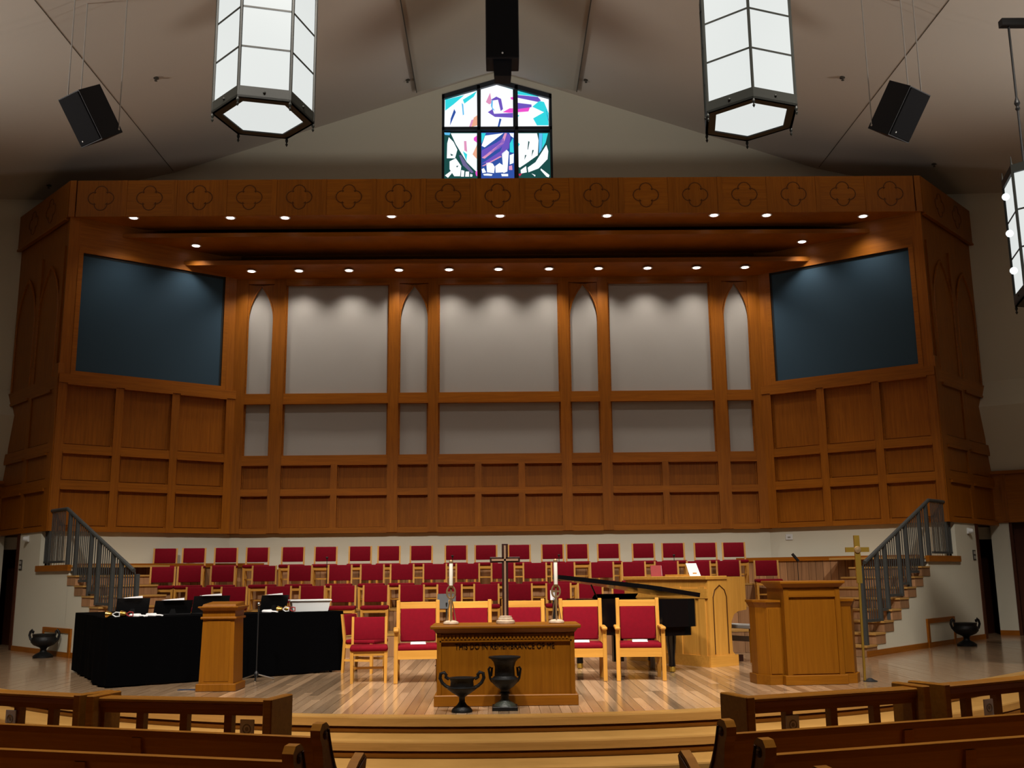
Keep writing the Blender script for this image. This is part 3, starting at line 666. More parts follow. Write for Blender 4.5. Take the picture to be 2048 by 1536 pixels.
# armchairs for the clergy
def make_armchair(label, group):
    t = thing('armchair', label, 'chair', group=group); f = 'red_fabric'
    lean = lambda v: Vector((v.x, v.y+max(0, v.z-.44)*.12, v.z))
    ob('seat', MB().rbox(-.275, .275, -.27, .24, .40, .475, .03, 3), f, t, smooth=True)
    ob('backrest', MB().rbox(-.235, .235, .225, .275, .49, .92, .02, 3).tf(lean), f, t, smooth=True)
    ob('top_rail', MB().rbox(-.245, .245, .235, .275, .915, 1.005, .006, 1).tf(lean), 'oak_h', t)
    for s in (-1, 1):
        ob('back_leg', MB().hexa([(s*.265-.025, .27, 0), (s*.265+.025, .27, 0), (s*.265+.025, .32, 0), (s*.265-.025, .32, 0), (s*.265-.025, .225, .44), (s*.265+.025, .225, .44), (s*.265+.025, .285, .44), (s*.265-.025, .285, .44)]), 'oak_v', t)
        ob('back_post', MB().rbox(s*.265-.025, s*.265+.025, .228, .28, .43, 1.03, .006, 1).tf(lean), 'oak_v', t)
        ob('front_leg', MB().rbox(s*.292-.026, s*.292+.026, -.27, -.21, 0, .645, .005, 1), 'oak_v', t)
        ob('arm', MB().rbox(s*.292-.036, s*.292+.036, -.315, .30, .64, .68, .015, 2), 'oak_h', t)
        ob('side_rail', B(s*.28-.015, s*.28+.015, -.24, .26, .30, .40), 'oak_h', t)
    ob('apron', B(-.29, .29, -.265, -.235, .30, .41), 'oak_h', t)
    return t
GA = 'clergy armchairs behind the communion table'
arm = None
for cx, by, rz, lab in ((833, 1367, .10, 'red oak armchair beside the small red chair, a white paper on its seat'), (940, 1366, .04, 'red oak armchair half hidden by the table behind the left-hand candle'), (1050, 1364, 0, 'red oak armchair half hidden by the table between the dark cross and the other candle'),
                        (1168, 1363, -.05, 'red oak armchair at the table corner with a white paper, beside another armchair'), (1287, 1362, -.08, 'red oak armchair in front of the grand piano, fully in view')):
    lab = lab.replace('left-hand candle', 'candle on the pedestal side')
    p = onZ(cx, by, 0); loc = (p.x, p.y+.26, 0)
    if arm is None: arm = make_armchair(lab, GA); arm.location = loc; arm.rotation_euler = (0, 0, rz)
    else: dup(arm, loc, rz, lab, GA)
    if cx in (833, 1168, 1287):
        q = thing('paper', 'white folded paper on the seat of the '+{833: 'armchair next to the small red chair', 1168: 'armchair at the table corner', 1287: 'armchair before the piano'}[cx], 'paper', (p.x, p.y+.22, .477), rz)
        ob('sheet', MB().hexa([(-.10, -.07, 0), (.10, -.07, 0), (.10, .08, 0), (-.10, .08, 0), (-.10, -.07, .008), (.10, -.07, .008), (.10, .08, .012), (-.10, .08, .012)]), 'paper', q)
        ob('fold', MB().hexa([(-.10, .0, .012), (.10, .0, .012), (.10, .08, .012), (-.10, .08, .012), (-.10, -.01, .03), (.10, -.01, .03), (.10, .075, .016), (-.10, .075, .016)]), 'paper', q)
sm = make_chair('red_fabric', 'small red oak side chair facing the pews beside the armchairs', 'small red chairs')
p = onZ(733, 1367, 0); sm.location = (p.x, p.y+.2, 0); sm.rotation_euler = (0, 0, .12); sm['group'] = 'small red side chairs'
p = onZ(708, 1346, 0); dup(sm, (p.x+.15, p.y+.15, 0), 1.25, 'small red oak side chair turned sideways behind the other small chair', 'small red side chairs')

# communion table
p = Vector((.045, 11.0, 0))
t = thing('communion_table', 'oak communion table carved with the words of remembrance', 'table', p)
ob('table_top', MB().rbox(-.80, .80, -.06, .62, .79, .83, .012, 2), 'oak_mid_h', t)
ob('cornice', MB().hexa([(-.73, .0, .74), (.73, .0, .74), (.73, .56, .74), (-.73, .56, .74), (-.77, -.035, .79), (.77, -.035, .79), (.77, .59, .79), (-.77, .59, .79)]), 'oak_mid_h', t)
ob('body', B(-.73, .73, .01, .55, .11, .75), 'oak_mid_v', t)
ob('frieze', B(-.70, .70, -.006, .01, .675, .74), 'oak_mid_h', t)
for i in range(34): ob('dentil', B(-.68+i*.04, -.68+i*.04+.022, -.014, -.006, .685, .735), 'oak_mid_v', t)
ob('frieze_bead', B(-.70, .70, -.012, .01, .655, .672), 'oak_mid_h', t)
for s in (-1, 1):
    ob('stile', B(min(s*.73, s*.685), max(s*.73, s*.685), -.012, .01, .11, .745), 'oak_mid_v', t)
for x in (.20, .50, -.3): ob('board_seam', B(x, x+.003, .007, .0105, .12, .65), 'oak_mid_v', t)
ob('plinth', MB().rbox(-.76, .76, -.03, .58, 0, .115, .008, 1), 'oak_mid_h', t)
def text_part(parent, body, size, loc, mat, name='lettering', ext=.003, rx=PI/2, sx=1.0):
    cu = D.curves.new(name, 'FONT'); cu.body = body; cu.size = size; cu.align_x = 'CENTER'; cu.align_y = 'CENTER'; cu.extrude = ext; cu.resolution_u = 3
    tmp = D.objects.new(name, cu); COL.objects.link(tmp)
    me = D.meshes.new_from_object(tmp.evaluated_get(bpy.context.evaluated_depsgraph_get()))
    D.objects.remove(tmp); D.curves.remove(cu)
    me.materials.clear(); me.materials.append(MATS[mat])
    o = D.objects.new(name, me); COL.objects.link(o); o.parent = parent; o.location = loc; o.rotation_euler = (rx, 0, 0); o.scale = (sx, 1, 1)
    return o
text_part(t, 'THIS DO IN REMEMBRANCE OF ME', .082, (-.01, .008, .605), 'letter_black', sx=.83)

# things on the table
TZ = .83
p = onY(1011, 1247, 11.2)
t = thing('table_cross', 'dark wooden cross with pale inlay on a stepped round base', 'cross', (p.x, 11.2, TZ))
ob('base', MB().lathe([(.10, 0), (.105, .01), (.10, .035), (.08, .042), (.08, .06), (.068, .066), (.068, .082), (.03, .088)], 28), 'pale_stone', t, smooth=True)
ob('upright', MB().rbox(-.034, .034, -.022, .022, .07, .86, .004, 1), 'dark_walnut', t)
ob('crossbar', MB().rbox(-.165, .165, -.022, .022, .655, .715, .004, 1), 'dark_walnut', t)
ob('inlay', B(-.010, .010, -.027, -.02, .09, .84), 'walnut_inlay', t)
ob('inlay', B(-.145, .145, -.027, -.02, .672, .695), 'walnut_inlay', t)
for px, lab in ((902, 'tall white candle in a bronze holder beside the cross, on the pedestal side'), (1113, 'tall white candle in a bronze holder beside the cross, on the piano side')):
    p = onY(px, 1246, 11.2)
    t = thing('candlestick', lab, 'candlestick', (p.x, 11.2, TZ), group='table candlesticks')
    ob('base', MB().lathe([(.08, 0), (.085, .01), (.08, .028), (.05, .04), (.02, .045)], 24), 'pale_stone', t, smooth=True)
    ob('stem', MB().tube([(0, 0, .03), (0, 0, .40)], .011, 8), 'antique_brass', t)
    for k in range(3):
        a = k*2*PI/3+.5
        ob('leg', MB().tube([(math.cos(a)*.058, math.sin(a)*.058, .035), (math.cos(a)*.035, math.sin(a)*.035, .16), (math.cos(a)*.012, math.sin(a)*.012, .26)], .006, 6), 'antique_brass', t)
    ob('emblem_ring', MB().tube([(.045*math.cos(a), 0, .34+.065*math.sin(a)) for a in [2*PI*i/20 for i in range(20)]], .010, 6, closed=True), 'antique_brass', t)
    ob('emblem_bar', B(-.045, .045, -.006, .006, .33, .35), 'antique_brass', t)
    ob('drip_cup', MB().lathe([(.012, .39), (.026, .40), (.028, .415), (.02, .415)], 16), 'antique_brass', t)
    ob('candle', MB().lathe([(.021, .40), (.021, .66), (.016, .668)], 14), 'candle_wax', t, smooth=True)
    ob('follower', MB().lathe([(.023, .655), (.023, .675), (.008, .69)], 12), 'antique_brass', t)

# urns
def urn_handles(t, mat, r0, z0, r1, z1, rr):
    for s in (-1, 1):
        pts = []
        for i in range(13):
            a = -PI*.45+PI*1.15*i/12
            pts.append((s*(r0+(r1-r0)*max(0, math.cos(a))), 0, (z0+z1)/2+(z1-z0)/2*math.sin(a)))
        ob('handle', MB().tube(pts, rr, 8), mat, t, smooth=True)
p = onZ(924, 1424, 0)
t = thing('urn', 'low black iron urn with two looped handles before the communion table', 'urn', p)
ob('foot', MB().lathe([(.105, 0), (.105, .02), (.09, .04), (.05, .07), (.03, .10), (.03, .14), (.045, .16)], 24), 'iron', t, smooth=True)
ob('bowl', MB().lathe([(.045, .155), (.10, .19), (.15, .225), (.155, .24), (.12, .25), (.115, .30), (.13, .325), (.135, .335), (.12, .335), (.05, .30)], 28), 'iron', t, smooth=True)
for s in (-1, 1):
    ob('handle', MB().tube([(s*x, 0, z) for x, z in ((.12, .235), (.16, .25), (.20, .285), (.222, .33), (.215, .375), (.18, .385), (.16, .36), (.165, .34), (.13, .32))], .017, 8), 'iron', t, smooth=True)
p = onZ(1010, 1419, 0)
t = thing('urn', 'tall black iron urn with wide flared rim before the communion table', 'urn', p)
ob('plinth', MB().rbox(-.13, .13, -.13, .13, 0, .04, .006, 1), 'iron', t)
ob('foot', MB().lathe([(.115, .04), (.10, .06), (.06, .085), (.04, .11)], 24), 'green_iron', t, smooth=True)
ob('stem', MB().lathe([(.04, .105), (.042, .15), (.06, .165), (.045, .18), (.05, .205)], 20), 'iron', t, smooth=True)
ob('bowl', MB().lathe([(.05, .20), (.09, .225), (.135, .27), (.145, .305), (.12, .32), (.105, .335), (.10, .42), (.115, .47), (.14, .50), (.165, .512), (.165, .525), (.13, .525), (.06, .48)], 28), 'iron', t, smooth=True)
for s in (-1, 1):
    ob('handle', MB().tube([(s*x, 0, z) for x, z in ((.13, .275), (.15, .31), (.158, .36), (.165, .40), (.15, .42), (.13, .415), (.135, .37), (.14, .33))], .012, 8), 'iron', t, smooth=True)
for px, py, lab in ((98, 1313, 'low black urn on the floor by the stair wall behind the draped tables'), (1922, 1290, 'low black urn on the floor by the stair wall behind the pulpit')):
    p = onZ(px, py, 0); p = Vector((p.x, p.y-.25, 0))
    t = thing('urn', lab, 'urn', p, group='urns by the stair walls')
    ob('foot', MB().lathe([(.17, 0), (.17, .03), (.12, .07), (.06, .10), (.05, .15), (.08, .19)], 22), 'iron', t, smooth=True)
    ob('bowl', MB().lathe([(.08, .18), (.17, .22), (.215, .27), (.22, .31), (.19, .36), (.20, .41), (.185, .41), (.08, .36)], 26), 'iron', t, smooth=True)
    for s in (-1, 1):
        ob('handle', MB().tube([(s*x, 0, z) for x, z in ((.19, .27), (.24, .32), (.265, .39), (.25, .45), (.22, .48), (.20, .46), (.21, .42))], .022, 8), 'iron', t, smooth=True)

# pedestal of oak
p = onZ(432, 1383, 0)
t = thing('pedestal', 'slim oak pedestal stand before the black-draped tables', 'pedestal', (p.x, p.y+.2, 0), -.02)
def taper(a, b, z0, z1): return MB().hexa([(-a, -a, z0), (a, -a, z0), (a, a, z0), (-a, a, z0), (-b, -b, z1), (b, -b, z1), (b, b, z1), (-b, b, z1)])
ob('plinth', MB().rbox(-.245, .245, -.225, .225, 0, .09, .008, 1), 'oak_mid_v', t)
ob('shaft', taper(.21, .195, .09, .86), 'oak_mid_v', t)
ob('front_panel', MB().hexa([(-.15, -.214, .12), (.15, -.214, .12), (.15, -.19, .12), (-.15, -.19, .12), (-.145, -.2, .84), (.145, -.2, .84), (.145, -.18, .84), (-.145, -.18, .84)]), 'oak_mid_v', t)
ob('astragal', MB().rbox(-.222, .222, -.222, .222, .855, .885, .01, 2), 'oak_mid_v', t)
ob('neck', taper(.20, .20, .885, .96), 'oak_mid_v', t)
ob('cornice', taper(.20, .245, .955, .995), 'oak_mid_v', t)
ob('cornice_slab', MB().rbox(-.25, .25, -.25, .25, .99, 1.01, .005, 1), 'oak_mid_v', t)
ob('top', MB().hexa([(-.21, -.21, 1.01), (.21, -.21, 1.01), (.21, .21, 1.01), (-.21, .21, 1.01), (-.20, -.19, 1.035), (.20, -.19, 1.035), (.20, .20, 1.06), (-.20, .20, 1.06)]), 'oak_mid_v', t)

# pulpit
t = thing('pulpit', 'tall oak pulpit with cornice and two lower side wings', 'pulpit', (3.80, 12.90, 0), .10)
ob('plinth', MB().rbox(-.44, .44, -.30, .30, 0, .115, .006, 1), 'oak_mid_h', t)
ob('body', B(-.40, .40, -.26, .28, .11, 1.16), 'oak_mid_v', t)
ob('front_panel', B(-.33, .33, -.268, -.26, .13, 1.06), 'oak_mid_v', t)
for x0, x1 in ((-.40, -.33), (.33, .40)): ob('stile', B(x0, x1, -.285, -.26, .11, 1.15), 'oak_mid_v', t)
ob('top_rail', B(-.33, .33, -.28, -.26, 1.06, 1.15), 'oak_mid_h', t); ob('panel_bead', B(-.33, .33, -.29, -.26, 1.045, 1.065), 'oak_mid_h', t)
ob('cornice', MB().hexa([(-.40, -.27, 1.15), (.40, -.27, 1.15), (.40, .28, 1.15), (-.40, .28, 1.15), (-.45, -.33, 1.21), (.45, -.33, 1.21), (.45, .33, 1.21), (-.45, .33, 1.21)]), 'oak_mid_h', t)
ob('top', MB().rbox(-.46, .46, -.34, .34, 1.205, 1.24, .008, 2), 'oak_mid_h', t)
for s in (-1, 1):
    out = [(s*.40, -.17), (s*.60, -.17), (s*.71, -.02), (s*.71, .20), (s*.40, .20)]
    w = ob('wing', MB().pz(out, .10, .93), 'oak_mid_v', t)
    big = [(s*.40, -.20), (s*.615, -.20), (s*.74, -.03), (s*.74, .22), (s*.40, .22)]
    ob('wing_plinth', MB().pz(big, 0, .115), 'oak_mid_h', w)
    n = len(out); ob('wing_cornice', MB().add([(a, b, .92) for a, b in out]+[(a*1.04, b*1.2, .985) for a, b in out], [list(range(n))[::-1], list(range(n, 2*n))]+[(i, (i+1) % n, n+(i+1) % n, n+i) for i in range(n)]), 'oak_mid_h', w)
    ob('wing_top', MB().pz([(a*1.05, b*1.22) for a, b in out], .985, 1.01), 'oak_mid_h', w)
    ob('wing_panel', B(min(s*.43, s*.58), max(s*.43, s*.58), -.178, -.17, .13, .90), 'oak_mid_v', w)

t.scale = (.90, 1, 1)
# processional cross
p = onZ(1722, 1363, 0)+Vector((.05, 0, 0))
t = thing('processional_cross', 'tall brass processional cross on a pole beside the pulpit', 'cross', p)
ob('base', MB().lathe([(.085, 0), (.085, .008), (.05, .02), (.02, .04)], 24, .068, 0), 'black_metal', t)
ob('pole', MB().tube([(0, 0, .012), (.02, 0, 1.24)], .017, 10), 'brass', t)
ob('upright', B(-.012, .058, -.014, .014, 1.20, 1.80), 'brass', t)
ob('crossbar', B(-.127, .173, -.014, .014, 1.59, 1.65), 'brass', t)
ob('boss', MB().lathe([(.045, 0), (.04, .012), (.001, .018)], 16).tf(lambda v: Vector((v.x+.023, -v.z-.014, v.y+1.62))), 'antique_brass', t)

# organ console
t = thing('organ_console', 'honey oak organ console with pointed arch inlay on its end panel', 'organ', (3.04, 15.06, 0), math.radians(34))
# local x = along the end panel (towards the player), local y = along the back panel
out = [(0, 0), (.60, 0), (.60, .10), (.56, .14)]
cut = [(.60, .16), (.54, .20), (.50, .30), (.49, .45), (.50, .58), (.53, .66), (.58, .72), (.64, .74), (.64, 1.29), (0, 1.29)]
prof = [(0, .0), (.55, .0), (.56, .12), (.47, .20), (.455, .50), (.47, .64), (.53, .74), (.62, .78), (.80, .80), (.80, 1.29), (0, 1.29)]
for y in (0, 1.78): ob('end_panel', MB().py(prof, y, y+.05), 'oak_v', t)
ob('end_plinth', B(-.02, .56, -.02, .0, 0, .16), 'oak_h', t)
inl = [(.10, .18), (.10, 1.00), (.14, 1.10), (.24, 1.17), (.34, 1.10), (.38, 1.00), (.38, .18)]
ob('arch_inlay', MB().tube([(x, -.004, z) for x, z in inl], .008, 6), 'incised_line', t)
ob('back_panel', B(0, .04, .05, 1.78, .02, 1.25), 'oak_v', t)
for y0, y1 in ((.05, .18), (.56, .70), (1.10, 1.24), (1.65, 1.78)): ob('back_stile', B(-.02, 0, y0, y1, .1, 1.15), 'oak_v', t)
for z0, z1 in ((.0, .16), (.98, 1.12)): ob('back_rail', B(-.025, 0, .0, 1.83, z0, z1), 'oak_h', t)
ob('top', MB().rbox(-.04, .40, -.02, 1.85, 1.25, 1.305, .008, 1), 'oak_h', t)
ob('music_ledge', B(.10, .45, .60, 1.0, 1.300, 1.33), 'oak_h', t)
ob('key_desk', B(.30, .66, .05, 1.78, .76, .92), 'dark_walnut', t)
ob('pedal_board', B(.30, .95, .25, 1.58, .02, .12), 'dark_walnut', t)
t2 = thing('organ_bench', 'pale wooden organ bench seen through the console knee hole', 'bench', (3.56, 16.06, 0), math.radians(34))
ob('bench_seat', MB().rbox(0, .32, -.45, .45, .50, .56, .01, 1), 'cable_grey', t2)
for y in (-.40, .40): ob('bench_leg', B(.02, .30, y-.03, y+.03, 0, .50), 'oak_mid_v', t2)
ob('bench_stretcher', B(.14, .18, -.40, .40, .30, .38), 'cable_grey', t2)
p = onZ(1340, 1148, 1.325); 
Mo = Matrix.Rotation(math.radians(34), 4, 'Z')
def on_organ(x, y): q = Mo@Vector((x, y, 0)); return Vector((3.04+q.x, 15.06+q.y, 1.305))
c = on_organ(.06, 1.15)
t = thing('hymn_book', 'dark red book propped on top of the organ console', 'book', c, 0)
ob('cover', MB().hexa([(-.085, 0, 0), (.085, 0, 0), (.085, .03, 0), (-.085, .03, 0), (-.085, .06, .17), (.085, .06, .17), (.085, .09, .17), (-.085, .09, .17)]), 'book_red', t)
ob('pages', MB().hexa([(-.075, .006, .004), (.088, .006, .004), (.088, .024, .004), (-.075, .024, .004), (-.075, .064, .166), (.088, .064, .166), (.088, .083, .166), (-.075, .083, .166)]), 'paper', t)
c = on_organ(.04, .30)
t = thing('sheet_music', 'white sheet music leaning on top of the organ console', 'paper', c, .1)
ob('sheet', MB().hexa([(-.07, 0, 0), (.10, 0, 0), (.10, .008, 0), (-.07, .008, 0), (-.11, .06, .19), (.05, .06, .19), (.05, .068, .19), (-.11, .068, .19)]), 'paper', t)
ob('rest', B(-.02, .04, .01, .09, 0, .05), 'oak_h', t)

# grand piano, tail towards the pews
t = thing('grand_piano', 'black lacquered grand piano with half-raised lid beside the organ console', 'piano', (2.73-.78*math.cos(.30)+.08*math.sin(.30), 14.42-.78*math.sin(.30)-.08*math.cos(.30), 0), .30)
plan = [(.78, .08), (.78, 1.38), (-.66, 1.38), (-.66, 1.0), (-.62, .85), (-.45, .64), (-.22, .42), (-.08, .22), (.05, .08), (.22, .0), (.62, .0), (.74, .03)]
ob('case', MB().pz(plan, .62, 1.0), 'piano_black', t)
ob('bottom_frame', MB().pz([(a*.9+.03, b*.92+.06) for a, b in plan], .50, .62), 'piano_black', t)
ob('key_slip', B(-.66, .78, 1.38, 1.54, .62, .76), 'piano_black', t)
HX, HZ, TL = .80, 1.015, math.radians(9.0)
lid = [(.80, -.02), (.80, 1.32), (-.92, 1.32), (-.92, 1.08), (-.70, .80), (-.40, .52), (-.15, .20), (.0, .03), (.2, -.03)]
ob('lid', MB().prism(lid, lambda x, y: (HX-(HX-x)*math.cos(TL), y, HZ+(HX-x)*math.sin(TL)), lambda x, y: (HX-(HX-x)*math.cos(TL)+.06*math.sin(TL), y, HZ+(HX-x)*math.sin(TL)+.06)), 'piano_black', t)
ob('prop_stick', MB().tube([(-.40, .80, .99), (-.50, .80, 1.20)], .012, 6), 'piano_black', t)
ob('music_desk', MB().hexa([(-.30, 1.25, 1.0), (.40, 1.25, 1.0), (.40, 1.27, 1.0), (-.30, 1.27, 1.0), (-.30, 1.15, 1.06), (.40, 1.15, 1.06), (.40, 1.17, 1.06), (-.30, 1.17, 1.06)]), 'piano_black', t)
for x, y in ((.45, .22), (.62, 1.25), (-.52, 1.25)):
    l = ob('leg', MB().lathe([(.05, .08), (.045, .2), (.07, .42), (.075, .52)], 12, x, y), 'piano_black', t, smooth=True)
    ob('caster', MB().lathe([(.02, 0), (.045, .01), (.045, .07), (.03, .09)], 12, x, y), 'brass', l)
ob('pedal_lyre', B(.0, .16, 1.2, 1.27, .08, .52), 'piano_black', t)
t = thing('piano_score', 'white score standing behind the armchairs by the piano', 'paper', (.78, 15.2, 0))
ob('sheet', MB().hexa([(-.05, 0, .98), (.05, 0, .98), (.05, .008, .98), (-.05, .008, .98), (-.05, .04, 1.12), (.05, .04, 1.12), (.05, .048, 1.12), (-.05, .048, 1.12)]), 'paper', t)
ob('stand', MB().tube([(0, .02, 0), (0, .02, 1.0)], .02, 8), 'black_metal', t)
ob('stand_base', MB().lathe([(.18, 0), (.16, .02), (.03, .03)], 16, 0, .02), 'black_metal', t)
p = onZ(1306, 1336, 0)
t = thing('water_bottle', 'clear water bottle on the floor under the armchair before the piano', 'bottle', p)
ob('bottle_body', MB().lathe([(.035, 0), (.037, .02), (.037, .14), (.016, .18), (.014, .20)], 14), 'plate_grey', t, smooth=True)
ob('cap', MB().lathe([(.016, .195), (.016, .215)], 12), 'white_plastic', t)

# handbell tables in black drapes
A_ = onZ(212, 1377, 0); Bq = onZ(684, 1343, 0); Cq = onZ(146, 1342, 0)
def draped(name, P, Q, depth, side, label, h=.86):
    P = Vector((P[0], P[1], 0)); Q = Vector((Q[0], Q[1], 0)); u = (Q-P); L = u.length; u.normalize(); n = Vector((-u.y, u.x, 0))*side
    a = math.atan2(u.y, u.x)
    t = thing(name, label, 'table', P, a, 'black-draped handbell tables')
    d = depth*side
    y0, y1 = sorted((0, d))
    ob('table_top', B(.03, L-.03, y0+.03, y1-.03, h-.04, h-.006), 'dark_walnut', t)
    for x in (.12, L-.12):
        for y in (y0+.12, y1-.12): ob('leg', MB().tube([(x, y, 0), (x, y, h-.04)], .018, 8), 'black_metal', t)
    m = MB(); pts = []
    for (p0, p1) in (((0, y0), (L, y0)), ((L, y0), (L, y1)), ((L, y1), (0, y1)), ((0, y1), (0, y0))):
        N = max(4, int((Vector(p1)-Vector(p0)).length/.09))
        for i in range(N):
            f = i/N; pts.append((p0[0]+(p1[0]-p0[0])*f, p0[1]+(p1[1]-p0[1])*f))
    k = len(pts); cx, cy = L/2, (y0+y1)/2; vs = []
    for zi, z in enumerate((h, h*.6, .02)):
        for i, (x, y) in enumerate(pts):
            w = (.010*zi)*(math.sin(i*1.9)+.5*math.sin(i*.83)); r = Vector((x-cx, y-cy)); r.normalize()
            vs.append((x+r.x*(w+.008*zi), y+r.y*(w+.008*zi), z))
    fs = [list(range(k))]
    for zi in range(2): fs += [(zi*k+i, zi*k+(i+1) % k, (zi+1)*k+(i+1) % k, (zi+1)*k+i) for i in range(k)]
    m.add(vs, fs); ob('drape', m, 'black_cloth', t, smooth=True)
    return t
mid = A_.lerp(Bq, .48)
draped('bell_table', A_, mid-(Bq-A_).normalized()*.03, .75, 1, 'black-draped table standing behind the oak pedestal')
draped('bell_table', mid+(Bq-A_).normalized()*.02, Bq, .75, 1, 'black-draped table whose end meets the small red chairs')
n_ = Vector((-(Bq-A_).y, (Bq-A_).x, 0)).normalized()
draped('bell_table', Cq-(Bq-A_).normalized()*.02, A_+(Cq-A_).normalized()*.86+(Bq-A_).normalized()*.0, .70, 1, 'black-draped table standing crosswise by the stair')

TT = .86
def at_top(px, py, off=.16): q = onP(px, 1225, A_+n_*off, Bq+n_*off); return Vector((q.x, q.y, TT))
def rack(px, Y, w, h, lab, paper=True, z=TT):
    p = onY(px, 1215, Y); th = .55
    t = thing('music_rack', lab, 'music stand', (p.x, Y, z), th, 'black tabletop music racks')
    ob('desk', MB().hexa([(-w/2, 0, .02), (w/2, 0, .02), (w/2, .015, .02), (-w/2, .015, .02), (-w/2, -.0-.10, h), (w/2, -.10, h), (w/2, -.085, h), (-w/2, -.085, h)]), 'black_metal', t)
    ob('ledge', B(-w/2, w/2, 0, .05, .005, .02), 'black_metal', t)
    ob('foot', MB().hexa([(-.05, -.02, 0), (.05, -.02, 0), (.05, .06, 0), (-.05, .06, 0), (-.02, -.04, h*.5), (.02, -.04, h*.5), (.02, -.02, h*.5), (-.02, -.02, h*.5)]), 'black_metal', t)
    if paper:
        q = thing('music_sheet', 'white music sheets resting on the '+lab, 'paper', (p.x, Y, z+h), th, 'white sheets on the music racks')
        ob('sheet', MB().hexa([(-w*.3, -.12, .002), (w*.25, -.12, .002), (w*.25, .0, .002), (-w*.3, .0, .002), (-w*.3, -.11, .010), (w*.25, -.11, .03), (w*.25, .0, .012), (-w*.3, .0, .008)]), 'paper', q)
for i, (px, Y, w, h) in enumerate(((264, 13.95, .42, .24), (345, 14.15, .5, .20), (420, 14.6, .5, .25), (546, 15.2, .40, .24))):
    rack(px, at_top(px, 1220, .5).y, w, h, ['black tabletop music rack beside the white bell cloths', 'low black tabletop music rack next to the pedestal', 'black tabletop music rack behind the oak pedestal', 'black tabletop music rack beside the clear storage box'][i])
def bell(px, py, lab, hand='white_plastic', tilt=1.2):
    p = at_top(px, py)
    t = thing('handbell', lab, 'handbell', (p.x, p.y, TT+.045), random.uniform(-.6, .6), 'handbells lying on the black tables')
    Rm = Matrix.Rotation(PI/2, 4, 'Y')
    rot = lambda v: Rm@v
    ob('bell_cup', MB().lathe([(.048, 0), (.045, .01), (.036, .035), (.03, .06), (.012, .075)], 16).tf(rot), 'bell_gold', t, smooth=True)
    ob('handle', MB().tube([rot(Vector((.0, 0, .07))), rot(Vector((.028, 0, .12))), rot(Vector((.024, 0, .17))), rot(Vector((-.024, 0, .17))), rot(Vector((-.028, 0, .12))), rot(Vector((0, 0, .07)))], .008, 6), hand, t)
    ob('clapper', MB().ball((.0, 0, 0), .012), 'white_plastic', t)
bell(214, 1226, 'gold handbell with white handle by the stair end of the drape')
bell(243, 1228, 'gold handbell with dark red handle in front of the first music rack', 'book_red')
bell(556, 1219, 'gold handbell with white handle by the clear storage box')
bell(571, 1219, 'gold handbell with dark red handle touching the clear storage box', 'book_red')
for px, py, lab in ((274, 1228, 'crumpled white glove lying before the first music rack'), (306, 1226, 'crumpled white cloth on the table next to the pedestal'), (537, 1220, 'crumpled white glove lying near the clear storage box')):
    p = at_top(px, py)
    t = thing('glove', lab, 'glove', (p.x, p.y, TT), random.uniform(-.5, .5), 'white gloves on the black tables')
    m = MB().rbox(-.09, .05, -.05, .05, 0, .045, .02, 3)
    m.tf(lambda v: Vector((v.x, v.y, v.z*(1+.5*math.sin(v.x*40)*math.cos(v.y*50)))))
    ob('palm', m, 'paper', t, smooth=True)
    for k in range(4): ob('finger', MB().tube([(.04, -.036+k*.024, .02), (.09, -.04+k*.027, .018), (.12+.01*(k % 2), -.042+k*.028, .01)], .011, 6, .008), 'paper', t, smooth=True)
p = at_top(618, 1222, .28)
t = thing('storage_box', 'translucent white plastic storage box on the black table', 'box', (p.x, p.y+.1, TT), .3)
ob('box_body', MB().hexa([(-.26, -.15, 0), (.24, -.15, 0), (.24, .15, 0), (-.26, .15, 0), (-.29, -.17, .15), (.27, -.17, .15), (.27, .17, .15), (-.29, .17, .15)]), 'white_plastic', t)
ob('lid', MB().rbox(-.31, .29, -.19, .19, .145, .168, .006, 1), 'white_plastic', t)
# microphone stand with bright tripod before the tables
p = onZ(512, 1362, 0)
t = thing('microphone_stand', 'microphone stand on a bright tripod beside the oak pedestal', 'microphone', p)
ob('pole', MB().tube([(0, 0, .06), (0, 0, .98)], .009, 8), 'black_metal', t)
for k in range(3):
    a = k*2*PI/3+2.8
    ob('leg', MB().tube([(0, 0, .09), (math.cos(a)*.26, math.sin(a)*.26, .012)], .012, 8), 'chrome', t)
ob('hub', MB().lathe([(.02, .05), (.03, .07), (.03, .10), (.012, .13)], 12), 'black_metal', t)
ob('microphone_head', MB().ball((0, 0, 1.0), .028), 'chrome', t, smooth=True)
p = onZ(376, 1380, 0)
t = thing('floor_plate', 'dark blue floor box cover set in the boards beside the oak pedestal', 'floor box', (p.x, p.y, 0))
ob('lid', MB().rbox(-.12, .12, -.05, .05, 0, .008, .003, 1), 'blue_plate', t); ob('pull', B(-.02, .02, -.045, -.035, .008, .011), 'chrome', t)
p = onY(1590, 1114, 19.4)
t = thing('boom_microphone', 'black microphone on a thin stand behind the pulpit', 'microphone', (p.x, 19.4, .76))
ob('pole', MB().tube([(.04, 0, .0), (.04, 0, p.z-.80)], .007, 6), 'black_metal', t)
ob('base', MB().lathe([(.12, 0), (.12, .015), (.02, .03)], 16, .04, 0), 'black_metal', t)
ob('capsule', MB().tube([(.06, 0, p.z-.84), (-.05, 0, p.z-.70)], .028, 10), 'black_metal', t)
p = onY(893, 1205, 15.6)
t = thing('music_stand', 'black music stand behind the armchairs by the candle', 'music stand', (p.x, 15.6, 0))
ob('pole', MB().tube([(0, 0, .02), (0, 0, .95)], .012, 8), 'black_metal', t)
